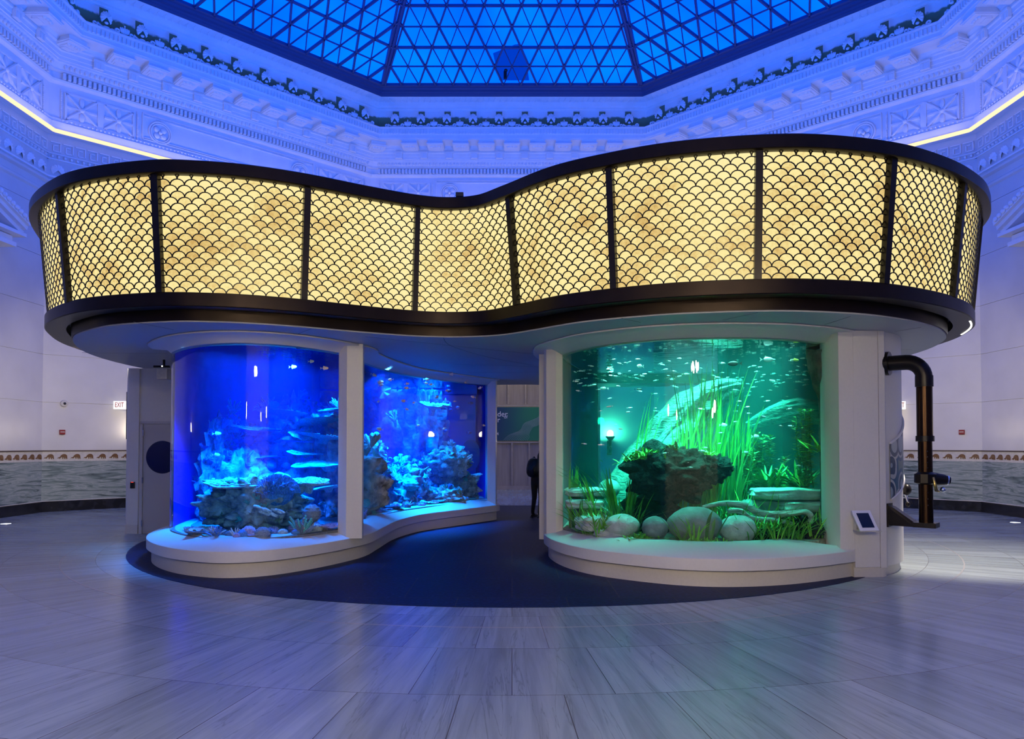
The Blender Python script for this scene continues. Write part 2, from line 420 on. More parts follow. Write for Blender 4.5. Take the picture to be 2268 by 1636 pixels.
def water_top_mat():
    # seen from below at a shallow angle the water surface mirrors the tank; steep rays pass
    m, N, L, b = new_mat('water_surface'); N.remove(b)
    t = N.new('ShaderNodeBsdfTransparent'); g = N.new('ShaderNodeBsdfGlossy'); g.inputs['Roughness'].default_value = 0.03
    g.inputs[0].default_value = (0.85, 0.92, 0.95, 1)
    tc = N.new('ShaderNodeTexCoord'); n = N.new('ShaderNodeTexNoise'); n.inputs['Scale'].default_value = 5; n.inputs['Detail'].default_value = 2; L.new(tc.outputs['Object'], n.inputs['Vector'])
    bp = N.new('ShaderNodeBump'); bp.inputs['Strength'].default_value = 0.12; bp.inputs['Distance'].default_value = 0.03; L.new(n.outputs[0], bp.inputs['Height']); L.new(bp.outputs[0], g.inputs['Normal'])
    lw = N.new('ShaderNodeLayerWeight'); lw.inputs[0].default_value = 0.5
    f = N.new('ShaderNodeMapRange'); f.inputs[1].default_value = 0.30; f.inputs[2].default_value = 0.42; L.new(lw.outputs['Facing'], f.inputs[0])
    mx = N.new('ShaderNodeMixShader'); L.new(f.outputs[0], mx.inputs[0]); L.new(t.outputs[0], mx.inputs[1]); L.new(g.outputs[0], mx.inputs[2])
    L.new(mx.outputs[0], N['Material Output'].inputs[0]); return m
M['water_top'] = water_top_mat()
def water_mat(name, absorb, a_d, scat, s_d):
    m, N, L, b = new_mat(name); N.remove(b)
    a = N.new('ShaderNodeVolumeAbsorption'); a.inputs['Color'].default_value = (*absorb, 1); a.inputs['Density'].default_value = a_d
    out = N['Material Output']
    if s_d > 0:
        s = N.new('ShaderNodeVolumeScatter'); s.inputs['Color'].default_value = (*scat, 1); s.inputs['Density'].default_value = s_d
        ad = N.new('ShaderNodeAddShader'); L.new(a.outputs[0], ad.inputs[0]); L.new(s.outputs[0], ad.inputs[1]); L.new(ad.outputs[0], out.inputs['Volume'])
    else:
        L.new(a.outputs[0], out.inputs['Volume'])
    return m
M['reef_water'] = water_mat('reef_water', (0.02, 0.74, 0.975), 1.15, (0.02, 0.12, 1.0), 0.04)
M['river_water'] = water_mat('river_water', (0.08, 0.93, 0.86), 0.80, (0.1, 0.8, 0.85), 0.035)
# ================================================================== the hall
T8 = math.tan(pi / 8)          # half facet length = T8 * apothem
RW = 11.95
FACETS = {0: 'back', 1: 'back_left', 2: 'left', 3: 'front_left', -1: 'back_right', -2: 'right', -3: 'front_right'}
def facet_empty_rot(k): return radians(45 * k)
def facet_strip(prof, u0=-1.0, u1=1.0):
    """profile [(apothem, z)] run along one facet between the mitred corners"""
    mb = MB()
    mb.grid([[(u0 * T8 * r, r, z) for r, z in prof], [(u1 * T8 * r, r, z) for r, z in prof]])
    return mb
def facet_obj(mb, name, m, k, parent=None, smooth=None):
    o = mb.build(name, m, parent, smooth)
    if parent is None:
        o.location = (CX, CY, 0); o.rotation_euler = (0, 0, facet_empty_rot(k))
    return o

# floor
fl = MB(); fl.add([(-16, -6, 0), (16, -6, 0), (16, 33, 0), (-16, 33, 0)], [(0, 1, 2, 3)])
tag(fl.build('floor', M['floor']), kind='structure')
N_ = 96
dk = MB(); dk.prism([(6.62 * cos(2 * pi * i / N_), 14.5 + 6.62 * sin(2 * pi * i / N_)) for i in range(N_)], 0.0005, 0.004)
tag(dk.build('floor_inlay', M['dark_floor']), kind='structure')
rg = MB()
rg.sweep([[(r * cos(2 * pi * i / N_), 14.5 + r * sin(2 * pi * i / N_), z) for r, z in ((7.46, 0.0005), (7.46, 0.002), (7.48, 0.002), (7.48, 0.0005))] for i in range(N_)])
tag(rg.build('floor_trim', pmat('pale_stone_line', (0.34, 0.34, 0.34), 0.2)), kind='structure')

# walls
SEAMS = [2.79, 4.01, 5.24, 6.50, 7.75]
def wall_profile():
    p = [(RW, 1.56)]
    for z in SEAMS: p += [(RW, z - 0.006), (RW + 0.02, z - 0.004), (RW + 0.02, z + 0.004), (RW, z + 0.006)]
    return p
wall_meshes = {}
for k, nm in FACETS.items():
    if k == 0:
        # the far wall has a wide opening to the hall beyond
        mb = MB()
        for a, b in ((-1, -0.62), (0.62, 1)):
            mb.grid([[(s * T8 * RW, r, z) for r, z in [(RW, 0), (RW, 9.7)]] for s in (a, b)])
        mb.grid([[(s * T8 * RW, RW, z) for z in (5.6, 9.7)] for s in (-0.62, 0.62)])
        for s in (-0.62, 0.62): mb.grid([[(s * T8 * RW, RW + d, z) for z in (0, 5.6)] for d in (0, 0.6)])
        wl = facet_obj(mb, 'wall_back', M['wall_stone'], 0); tag(wl, kind='structure'); continue
    mb = facet_strip(wall_profile() + [(RW, 8.12), (RW - 0.05, 8.16), (RW - 0.05, 8.22), (RW, 8.26), (RW, 8.42), (RW - 0.08, 8.46), (RW - 0.08, 8.52), (RW - 0.03, 8.56), (RW - 0.03, 9.72)])
    wl = facet_obj(mb, 'wall_' + nm, M['wall_stone'], k); tag(wl, kind='structure')
    facet_obj(facet_strip([(RW - 0.015, 0.26), (RW - 0.015, 1.28)]), 'marble_dado', M['marble'], k, wl)
    facet_obj(facet_strip([(RW - 0.02, 1.28), (RW - 0.02, 1.53)]), 'animal_frieze', M['tile_white'], k, wl)
    facet_obj(facet_strip([(RW - 0.02, 1.53), (RW - 0.045, 1.535), (RW - 0.045, 1.56), (RW, 1.565)]), 'dado_cap', pmat('dado_cap', (0.10, 0.07, 0.05), 0.5), k, wl)
    bb = facet_obj(facet_strip([(RW - 0.07, 0.0), (RW - 0.07, 0.25), (RW - 0.015, 0.265)]), 'baseboard_' + nm, M['black_stone'], k); tag(bb, kind='structure')
    facet_obj(facet_strip([(RW - 0.05, 0.262), (RW - 0.05, 0.275), (RW - 0.01, 0.28)]), 'pale_bead', M['tile_white'], k, bb)
    wall_meshes[k] = wl

# leaping animal reliefs in the frieze
an = [(-.125, -.045), (-.098, -.03), (-.070, -.050), (-.052, -.022), (-.020, .0), (-.012, -.055), (.004, -.058), (.010, -.005), (.030, -.028), (.042, -.062), (.058, -.060), (.052, -.025), (.072, -.030),
      (.086, -.062), (.100, -.055), (.098, .0), (.090, .035), (.065, .062), (.025, .072), (-.015, .062), (-.045, .035), (-.068, .0), (-.085, -.012), (-.112, -.018)]
ame = MB().plate([(x, z) for x, z in an], Matrix(((1, 0, 0, 0), (0, 0, 1, 0), (0, 1, 0, 0), (0, 0, 0, 1))), 0.02)
an_mesh = ame.mesh('animal_relief'); an_mesh.materials.append(M['animal'])
an_mesh.shade_smooth(); an_mesh.set_sharp_from_angle(angle=radians(40))
for k in (1, 2, -1, -2):
    # only the stretch beside the far corners can be seen past the exhibit
    for i in range(11):
        half = T8 * RW
        u = (-half + 0.17 + 0.305 * i) if k in (1, -2) else (half - 0.17 - 0.29 * i)
        if k == 1: u = -half + 0.17 + 0.305 * i
        if k == 2: u = half - 0.15 - 0.285 * i
        if k == -1: u = half - 0.17 - 0.305 * i
        if k == -2: u = -half + 0.15 + 0.285 * i
        o = bpy.data.objects.new('animal_relief', an_mesh); COL.objects.link(o)
        o.parent = wall_meshes[k]; o.location = (u, RW - 0.038, 1.395)

# ceiling slope, cornice
cor_prof = [(RW - 0.03, 9.70), (11.72, 9.70), (11.72, 9.80), (11.76, 9.82), (11.78, 10.02), (11.84, 10.05), (11.84, 10.13), (11.90, 10.15), (11.90, 11.03),
            (11.78, 11.07), (11.76, 11.12), (11.82, 11.13), (11.82, 11.30), (11.70, 11.32), (11.70, 11.35), (11.72, 11.36), (11.62, 11.48), (11.58, 11.50), (11.58, 11.55), (11.54, 11.55), (11.54, 11.63), (11.52, 11.64),
            (11.52, 11.74), (11.48, 11.76), (11.48, 11.84), (11.42, 11.86), (11.42, 11.90), (11.36, 11.96), (10.84, 11.96), (10.84, 12.00), (10.80, 12.00), (10.80, 12.10), (10.78, 12.12), (10.76, 12.28), (10.68, 12.30), (10.68, 12.33), (11.00, 12.33)]
back_prof = [(11.00, 12.33), (11.00, 12.98)]
ceil_prof = [(11.0, 12.98), (10.96, 13.0), (10.96, 13.05), (10.90, 13.07), (10.90, 13.12), (10.78, 13.20), (10.48, 13.27), (10.44, 13.25)]
ceil_full = ceil_prof
PAL_MESH = None
def fan_relief(rad, thick, n=9, squash=1.25):
    """ribbed shell / palmette standing in the xz plane, facing -y"""
    mb = MB(); rows = []
    NA = n * 4
    for j in range(5):
        f = j / 4
        row = []
        for i in range(NA + 1):
            t = -0.25 * pi + 1.5 * pi * i / NA
            rib = 0.5 + 0.5 * cos(2 * pi * n * i / NA + pi)
            rr = rad * f * (1 - 0.07 * (1 - rib) * (f > 0.9))
            row.append((rr * cos(t), -thick * (1 - f * f) * 1.0 - thick * 0.45 * rib * f - 0.004, rad * squash * 0.75 + rr * sin(t) * squash))
        rows.append(row)
    mb.grid(rows)
    edge = rows[-1]; mb.grid([edge, [(p[0], 0.02, p[2]) for p in edge]])
    return mb
def spiral(cx, cz, r0, r1, a0, a1, n, y=0.0):
    return [(cx + (r0 + (r1 - r0) * i / n) * cos(a0 + (a1 - a0) * i / n), y, cz + (r0 + (r1 - r0) * i / n) * sin(a0 + (a1 - a0) * i / n)) for i in range(n + 1)]
pal_mb = fan_relief(0.145, 0.06)
for p in pal_mb.v[:]: pass
pal_me = MB()
pal_me.add([(x, y, z + 0.165) for x, y, z in pal_mb.v], pal_mb.f)
pal_me.ball((0, -0.03, 0.17), (0.05, 0.04, 0.035), 8, 6); pal_me.ball((0, -0.03, 0.06), (0.085, 0.04, 0.03), 8, 6)
pal_me = pal_me.mesh('palmette', 50); pal_me.materials.append(M['plaster'])
lot = MB()
for sx in (-0.085, -0.045, 0.0, 0.045, 0.085):
    lot.ball((sx, -0.03, 0.13), (0.036, 0.035, 0.10 - abs(sx) * 0.25), 8, 6, rot=Matrix.Rotation(sx * 3.2, 3, 'Y'))
lot.ball((0, -0.03, 0.25), (0.022, 0.022, 0.022), 8, 6)
lot = lot.mesh('lotus_bud', 60); lot.materials.append(M['plaster'])
def scroll_run(half, pitch):
    mb = MB()
    n = int(half / pitch) + 1
    for i in range(-n, n + 1):
        x = i * pitch
        for s in (-1, 1):
            pts = spiral(x + s * 0.17, 0.075, 0.018, 0.062, 0.0, s * 2.2 * pi + (0 if s > 0 else 0), 18, -0.03)
            pts = [(p[0] if s > 0 else 2 * (x - 0.17) - p[0] + 0, p[1], p[2]) for p in pts]
            pts.append((x + s * 0.30, -0.03, 0.06)); pts.append((x + s * 0.37, -0.03, 0.03)); pts.append((x + s * 0.45, -0.03, 0.02))
            if abs(pts[-1][0]) < half: mb.tube(pts, 0.026, 6)
    return mb
# modillion: block with a stepped edge and a scalloped soffit leaf
mod = MB()
mod.box((0, 0.26, 0.09), (0.50, 0.58, 0.14)); mod.box((0, 0.24, 0.015), (0.56, 0.64, 0.035)); mod.box((0, 0.25, -0.012), (0.50, 0.58, 0.03))
for sx in (-0.13, -0.045, 0.045, 0.13): mod.ball((sx, 0.10 + abs(sx) * 0.3, -0.03), (0.055, 0.05, 0.045), 8, 6)
mod.box((0, 0.27, -0.03), (0.34, 0.30, 0.03)); mod.box((0, 0.38, -0.045), (0.24, 0.16, 0.025))
mod = mod.mesh('modillion', 40); mod.materials.append(M['plaster'])
con = MB(); con.box((0, 0, 0.11), (0.24, 0.09, 0.22)); con.box((0, -0.03, 0.19), (0.27, 0.10, 0.05))
for sx in (-0.06, 0.06): con.box((sx, -0.05, 0.08), (0.05, 0.02, 0.15))
con = con.mesh('console', 40); con.materials.append(M['plaster'])
# lattice frieze panel with two stars, and a round flower medallion
def lattice_mb(w, h):
    mb = MB(); e = 0.05
    for z in (-h / 2, h / 2): mb.box((0, 0, z), (w, 0.08, e))
    for x in (-w / 2, w / 2): mb.box((x, 0, 0), (e, 0.08, h))
    for x in (-w / 2 - 0.10, w / 2 + 0.10):
        mb.box((x, 0.01, 0), (0.03, 0.06, h + 0.16))
        for j in range(14): mb.ball((x, -0.03, -h / 2 + h * (j + 0.5) / 14), 0.022, 6, 4)
    mb.box((0, 0, 0), (0.14, 0.05, h))
    cw = (w - 0.14) / 2
    for s in (-1, 1):
        cx = s * (cw / 2 + 0.07)
        for a in (atan2(h, cw), -atan2(h, cw)):
            L = hypot(h, cw) * 0.94
            mb.box((cx, -0.01, 0), (L, 0.06, 0.06), rot=Matrix.Rotation(-a, 3, 'Y')); mb.box((cx, -0.03, 0), (L, 0.04, 0.02), rot=Matrix.Rotation(-a, 3, 'Y'))
        mb.box((cx, -0.01, 0), (cw * 0.94, 0.05, 0.05))
        mb.ball((cx, 0, h * 0.28), (0.07, 0.05, h * 0.22), 8, 6); mb.ball((cx, 0, -h * 0.28), (0.07, 0.05, h * 0.22), 8, 6)
        mb.ball((cx, -0.04, 0), (0.06, 0.05, 0.06), 10, 6)
    return mb
lat = lattice_mb(1.66, 0.70).mesh('lattice_panel', 40); lat.materials.append(M['plaster'])
ros = MB()
for r, t in ((0.30, 0.025), (0.25, 0.018)):
    ros.tube([(r * cos(2 * pi * i / 32), 0, r * sin(2 * pi * i / 32)) for i in range(33)], t, 6, cap=False)
for i in range(4):
    a = pi / 4 + i * pi / 2
    ros.ball((0.13 * cos(a), 0.02, 0.13 * sin(a)), (0.085, 0.05, 0.085), 10, 8)
ros.ball((0, -0.02, 0), (0.05, 0.05, 0.05), 10, 6)
ros = ros.mesh('rosette', 50); ros.materials.append(M['plaster'])
shell_mb = fan_relief(0.16, 0.05, 9, 1.0); shell_me = shell_mb.mesh('shell_relief', 50); shell_me.materials.append(M['plaster'])
# repeated fine rows
def dentil_mb(half):
    mb = MB(); n = int(2 * half / 0.118)
    for i in range(n):
        x = -half + (i + 0.5) * 2 * half / n
        mb.box((x, 11.76, 11.215), (0.068, 0.10, 0.15)); mb.box((x, 11.79, 11.145), (0.09, 0.06, 0.02))
        mb.ball((x, 11.64, 11.42), (0.042, 0.05, 0.065), 6, 5)
    n = int(2 * half / 0.10)
    for i in range(n):
        x = -half + (i + 0.5) * 2 * half / n
        mb.box((x, 10.755, 12.20), (0.055, 0.05, 0.14))
        mb.ball((x, 11.82, 10.09), (0.03, 0.03, 0.028), 5, 4)
    return mb
dent = dentil_mb(T8 * 11.3); dent_me = dent.mesh('dentil_row', 40); dent_me.materials.append(M['plaster'])
frame_lines = MB()
for z in (10.20, 10.93): frame_lines.box((0, 11.88, z), (5.3, 0.06, 0.03))
for z in (10.25, 10.86): frame_lines.box((0, 11.885, z), (5.3, 0.05, 0.022))
for x in (-2.65, 2.65): frame_lines.box((x, 11.88, 10.56), (0.03, 0.06, 0.70))
fl_me = frame_lines.mesh('panel_moulding'); fl_me.materials.append(M['plaster'])
scr_me = scroll_run(T8 * 10.8 - 0.05, 0.874).mesh('scroll_band', 60); scr_me.materials.append(M['plaster'])
wave = MB()
for i in range(44):
    x = -4.3 + 8.6 * (i + 0.5) / 44
    wave.tube([(x + 0.09 * cos(a), 10.66 + 0.12 * sin(a) - 0.0, 13.225 - 0.028 * sin(a)) for a in [pi * j / 8 * 1.3 for j in range(9)]], 0.014, 5)
wave_me = wave.mesh('wave_scroll', 60); wave_me.materials.append(M['plaster'])
key = MB()
for i in range(34):
    x = -4.9 + 9.8 * (i + 0.5) / 34
    for (dx, dz, a, b) in ((0, 0.12, 0.24, 0.025), (0.11, 0.0, 0.025, 0.24), (0.03, -0.11, 0.16, 0.025), (-0.05, -0.03, 0.025, 0.16), (0.0, 0.04, 0.10, 0.025)):
        key.box((x + dx, RW - 0.04, 9.38 + dz), (a, 0.05, b))
    for q in range(2): key.ball((x + (q - 0.5) * 0.145, RW - 0.05, 9.13), (0.04, 0.05, 0.04), 6, 5)
key.box((0, RW - 0.045, 9.06), (9.9, 0.05, 0.03)); key.box((0, RW - 0.045, 9.20), (9.9, 0.04, 0.02)); key.box((0, RW - 0.045, 8.60), (9.9, 0.06, 0.04))
key_me = key.mesh('key_pattern_band', 50); key_me.materials.append(M['plaster'])

def child(me, name, parent, loc=(0, 0, 0), rz=0.0):
    o = bpy.data.objects.new(name, me); COL.objects.link(o); o.parent = parent; o.location = loc; o.rotation_euler = (0, 0, rz)
    return o
ti = 0
def green_mat():
    m, N, L, b = new_mat('green_painted_band')
    tc = N.new('ShaderNodeTexCoord'); sx = N.new('ShaderNodeSeparateXYZ'); L.new(tc.outputs['Object'], sx.inputs[0])
    # castellated band of old green paint: tall behind every shell, low between
    ph = math_node(N, L, 'ABSOLUTE', math_node(N, L, 'SUBTRACT', math_node(N, L, 'FRACT', math_node(N, L, 'MULTIPLY', sx.outputs[0], 1 / 0.874)), 0.5))
    n = N.new('ShaderNodeTexNoise'); n.inputs['Scale'].default_value = 6; n.inputs['Detail'].default_value = 4; L.new(tc.outputs['Object'], n.inputs['Vector'])
    tall = math_node(N, L, 'LESS_THAN', ph, 0.12)
    h = math_node(N, L, 'ADD', math_node(N, L, 'MULTIPLY_ADD', tall, 0.25, 12.66), math_node(N, L, 'MULTIPLY', n.outputs[0], 0.22))
    fac = N.new('ShaderNodeMapRange'); fac.inputs[1].default_value = -0.03; fac.inputs[2].default_value = 0.03; L.new(math_node(N, L, 'SUBTRACT', h, sx.outputs[2]), fac.inputs[0])
    mx = N.new('ShaderNodeMix'); mx.data_type = 'RGBA'; mx.inputs[6].default_value = (0.78, 0.77, 0.75, 1); mx.inputs[7].default_value = (0.14, 0.21, 0.11, 1)
    L.new(fac.outputs[0], mx.inputs[0]); L.new(mx.outputs[2], b.inputs['Base Color']); b.inputs['Roughness'].default_value = 0.8
    return m
M['green_band'] = green_mat()
for k in (0, 1, -1, 2, -2, 3, -3, 4):
    ti += 1
    t = facet_obj(facet_strip(cor_prof), 'trim_%d' % ti, M['plaster'], k); tag(t, kind='structure')
    facet_obj(facet_strip(back_prof), 'painted_band', M['green_band'], k, t)
    c = facet_obj(facet_strip(ceil_full), 'ceiling_%d' % ti, M['plaster'], k); tag(c, kind='structure')
    st = MB(); st.box((0, 11.69, 9.735), (2 * T8 * 11.67, 0.055, 0.085))
    facet_obj(st, 'light_strip', M['strip'], k, t)
    if k not in (0, 1, -1, 2, -2): continue
    child(dent_me, 'dentil_row', t); child(fl_me, 'panel_moulding', t); child(wave_me, 'wave_scroll', c)
    child(scr_me, 'scroll_band', t, (0, 10.79, 12.33))
    for s in (-1, 1):
        child(lat, 'lattice_panel', t, (s * 3.72, 11.89, 10.50)); child(ros, 'rosette', t, (s * 2.18, 11.87, 10.50))
    for i in range(-4, 5): child(mod, 'modillion', t, (i * 0.866, 10.90, 11.83))
    child(mod, 'modillion', t, (T8 * 11.1, 10.94 + 0.05, 11.83), -pi / 8)
    for i in range(-5, 5): child(con, 'console', t, ((i + 0.5) * 0.866, 11.47, 11.56))
    for i in range(-5, 5): child(pal_me, 'palmette', t, ((i + 0.5) * 0.874, 10.79, 12.33))
    for i in range(-4, 5): child(lot, 'lotus_bud', t, (i * 0.874, 10.79, 12.33))
    if k != 0:
        child(key_me, 'key_pattern_band', wall_meshes[k])
        for i in range(9):
            half = T8 * RW
            s = -1 if k in (1, -2) else 1
            child(shell_me, 'shell_relief', wall_meshes[k], (s * (half - 0.25 - 0.42 * i), RW - 0.035, 8.66))

# skylight: eight sloping facets of triangulated panes
sl = 0.51; R0, Z0, STEP, NODE = 10.2, 13.5, 0.60, 0.555
def skyP(u, R, dz=0.0): return (u, R, Z0 + sl * (R0 - R) + dz)
def bar(mb, p, q, wdt, dep):
    p = Vector(p); q = Vector(q); d = (q - p); L = d.length
    if L < 1e-4: return
    d.normalize(); nrm = Vector((0, sl, 1)).normalized(); side = d.cross(nrm).normalized()
    nn = side.cross(d)
    vs = [p + side * (sx * wdt / 2) + nn * (sz * dep / 2) for sx, sz in ((-1, -1), (1, -1), (1, 1), (-1, 1))] + [q + side * (sx * wdt / 2) + nn * (sz * dep / 2) for sx, sz in ((-1, -1), (1, -1), (1, 1), (-1, 1))]
    mb.add(vs, [(0, 1, 2, 3), (7, 6, 5, 4), (0, 4, 5, 1), (1, 5, 6, 2), (2, 6, 7, 3), (3, 7, 4, 0)])
RT = 1.2
glass = MB(); glass.grid([[(-T8 * R, R, Z0 + sl * (R0 - R) + 0.05) for R in (R0 + 0.05, RT)], [(T8 * R, R, Z0 + sl * (R0 - R) + 0.05) for R in (R0 + 0.05, RT)]])
glass_me = glass.mesh('glass'); glass_me.materials.append(M['laylight'])
thick = MB(); thin = MB()
rows = int((R0 - RT) / STEP)
for j in range(rows + 1):
    R = R0 - j * STEP
    if j % 2 == 0: bar(thick, skyP(-T8 * R, R), skyP(T8 * R, R), 0.050, 0.10)
    else: bar(thin, skyP(-T8 * R, R, 0.01), skyP(T8 * R, R, 0.01), 0.028, 0.05)
# diagonals: x = x0 +- NODE/2 per row, thick and thin in turn
def clip_diag(x0, s):
    pts = []
    for j10 in range(0, rows * 10 + 1):
        j = j10 / 10; R = R0 - j * STEP; x = x0 + s * NODE / 2 * j
        if abs(x) <= T8 * R: pts.append((x, R))
    return (pts[0], pts[-1]) if len(pts) > 1 else None
for i in range(-40, 41):
    for s in (-1, 1):
        x0 = (i + 0.5) * NODE
        c = clip_diag(x0, s)
        if not c: continue
        kthick = ((i if s > 0 else i + 1) % 2 == 0)
        if kthick: bar(thick, skyP(*c[0]), skyP(*c[1]), 0.050, 0.10)
        else: bar(thin, skyP(c[0][0], c[0][1], 0.01), skyP(c[1][0], c[1][1], 0.01), 0.026, 0.05)
thick_me = thick.mesh('glazing_bars'); thick_me.materials.append(M['sky_metal'])
thin_me = thin.mesh('thin_glazing_bars'); thin_me.materials.append(M['sky_metal'])
curb = facet_strip([(10.46, 13.24), (10.42, 13.24), (10.40, 13.30), (10.38, 13.30), (10.36, 13.36), (10.28, 13.38), (10.26, 13.44), (10.17, 13.46), (10.17, 13.56)])
curb_me = curb.mesh('curb_frame'); curb_me.materials.append(M['sky_metal'])
hip = MB()
for dz, wd in ((0.0, 0.26), (-0.05, 0.16), (-0.09, 0.07)):
    p = Vector((T8 * (R0 + 0.1), R0 + 0.1, Z0 + dz)); q = Vector((T8 * RT, RT, Z0 + sl * (R0 - RT) + dz)); d = (q - p).normalized()
    side = Vector((cos(-pi / 8), sin(-pi / 8), 0)); up = side.cross(d)
    hip.add([p - side * wd / 2, p + side * wd / 2, p + side * wd / 2 - up * 0.10, p - side * wd / 2 - up * 0.10, q - side * wd / 2, q + side * wd / 2, q + side * wd / 2 - up * 0.10, q - side * wd / 2 - up * 0.10],
            [(0, 1, 5, 4), (2, 3, 7, 6), (1, 2, 6, 5), (3, 0, 4, 7)])
hip_me = hip.mesh('hip_rib'); hip_me.materials.append(M['sky_metal'])
wi = 0
for k in (0, 1, -1, 2, -2, 3, -3, 4):
    wi += 1
    o = bpy.data.objects.new('window_%d' % wi, glass_me); COL.objects.link(o); o.location = (CX, CY, 0); o.rotation_euler = (0, 0, radians(45 * k)); tag(o, kind='structure')
    child(thick_me, 'glazing_bars', o); child(thin_me, 'thin_glazing_bars', o); child(curb_me, 'curb_frame', o); child(hip_me, 'hip_rib', o)
cap = MB(); cap.prism([(1.3 * cos(2 * pi * i / 8 + pi / 8), CY + 1.3 * sin(2 * pi * i / 8 + pi / 8)) for i in range(8)], Z0 + sl * (R0 - RT), Z0 + sl * (R0 - RT) + 0.1)
tag(cap.build('ceiling_9', M['sky_metal']), kind='structure')

# the hall beyond the far opening, and the entrance lobby at the photographer's back
bh = MB(); bh.grid([[(x, y, z) for z in (0, 6.5)] for x, y in ((-6, 26.05), (-6, 30.2), (6, 30.2), (6, 26.05))]); bh.add([(-6, 26, 6.5), (6, 26, 6.5), (6, 30.2, 6.5), (-6, 30.2, 6.5)], [(0, 1, 2, 3)])
tag(bh.build('wall_hall_beyond', M['wall_stone']), kind='structure')
lb = MB(); lb.grid([[(x, y, z) for z in (0, 4.9)] for x, y in ((-4.95, 2.15), (-3.6, 2.15), (-3.6, -5.5), (3.6, -5.5), (3.6, 2.15), (4.95, 2.15))])
lb.add([(-4.95, 2.15, 4.9), (4.95, 2.15, 4.9), (4.95, 2.15, 9.7), (-4.95, 2.15, 9.7)], [(0, 1, 2, 3)]); lb.add([(-3.6, 2.15, 4.9), (3.6, 2.15, 4.9), (3.6, -5.5, 4.9), (-3.6, -5.5, 4.9)], [(0, 1, 2, 3)])
tag(lb.build('wall_front_lobby', M['wall_stone']), kind='structure')

# door pediments on the side walls: seen only by their corners
def pediment(k, label):
    t = thing('door_pediment', label, 'pediment', (CX, CY, 0), radians(45 * k))
    s = 1 if k == 2 else -1       # the visible corner is the one nearest the far corner of the hall
    y = RW
    hb = MB(); hw = 3.28
    # horizontal cornice
    for (z, h, dp, ww) in ((6.30, 0.10, 0.55, hw - 0.25), (6.43, 0.18, 0.42, hw - 0.2), (6.58, 0.08, 0.62, hw)): hb.box((0, y - dp / 2, z), (2 * ww, dp, h))
    hb.build('horizontal_cornice', M['plaster'], t)
    for sg, nm in ((-1, 'raking_cornice'), (1, 'raking_cornice')):
        rk = MB(); a = 0.36; L = hw / cos(a)
        for dz, h, dp in ((0.06, 0.10, 0.50), (0.17, 0.10, 0.60), (0.28, 0.12, 0.68)):
            rk.box((sg * hw / 2 * 1.0, y - dp / 2, 6.62 + dz + hw / 2 * math.tan(a)), (L + 0.12, dp, h), rot=Matrix.Rotation(sg * a, 3, 'Y'))
        for j in range(24):
            f = (j + 0.5) / 24
            rk.ball((sg * hw * f, y - 0.70, 6.92 + (1 - f) * hw * math.tan(a)), (0.07, 0.05, 0.06), 6, 5)
        rk.build(nm, M['plaster'], t, 40)
        ac = MB()
        ac.tube([(sg * (hw - 0.05) + sg * 0.0 + 0.20 * sg * (f - 0.2) * f, y - 0.35, 6.75 + 0.55 * f) for f in [i / 8 for i in range(9)]], [0.16 * (1 - i / 9) + 0.02 for i in range(9)], 8)
        ac.build('acroterion', M['plaster'], t, 60); ac = MB()
        ac.tube(spiral(sg * (hw - 0.75), 7.15, 0.04, 0.17, 0, 9, 20, y - 0.3), 0.03, 6)
        ac.build('acroterion_scroll', M['plaster'], t, 60)
    ty = MB(); ty.plate([(-hw + 0.4, 6.62), (hw - 0.4, 6.62), (0, 6.62 + (hw - 0.4) * math.tan(0.36))], Matrix(((1, 0, 0, 0), (0, 0, 1, y - 0.12), (0, 1, 0, 0), (0, 0, 0, 1))), 0.1)
    ty.build('tympanum', M['plaster'], t)
pediment(2, 'white carved door pediment high on the left wall'); pediment(-2, 'white carved door pediment high on the right wall')

# darker glowing sheet stands in for a shadow on the skylight, small lamp beside
sp = thing('skylight_shadow', 'darker blue sheet painting a shadow on the front skylight panes above the canopy', 'panel', (0, 0, 0))
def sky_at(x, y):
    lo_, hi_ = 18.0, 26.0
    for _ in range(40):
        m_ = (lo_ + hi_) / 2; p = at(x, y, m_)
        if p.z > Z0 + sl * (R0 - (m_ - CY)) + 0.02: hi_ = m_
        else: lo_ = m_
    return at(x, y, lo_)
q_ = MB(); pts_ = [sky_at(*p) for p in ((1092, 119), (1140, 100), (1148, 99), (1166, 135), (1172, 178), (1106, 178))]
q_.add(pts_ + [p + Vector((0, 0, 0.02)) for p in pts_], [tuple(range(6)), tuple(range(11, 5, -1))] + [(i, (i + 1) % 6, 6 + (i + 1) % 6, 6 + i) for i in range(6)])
q_.build('sheet', emat('glass_shadow_glow', (0.0, 0.045, 0.60), 1.0), sp)
lp_ = sky_at(1119, 160) + Vector((0, 0, -0.12)); MB().box(lp_ + Vector((0, -0.05, 0)), (0.10, 0.10, 0.22)).build('lamp_housing', M['black'], sp); MB().ball(lp_ + Vector((0.02, -0.06, 0.16)), 0.06, 10, 8).build('lamp_head', M['black'], sp, 60)
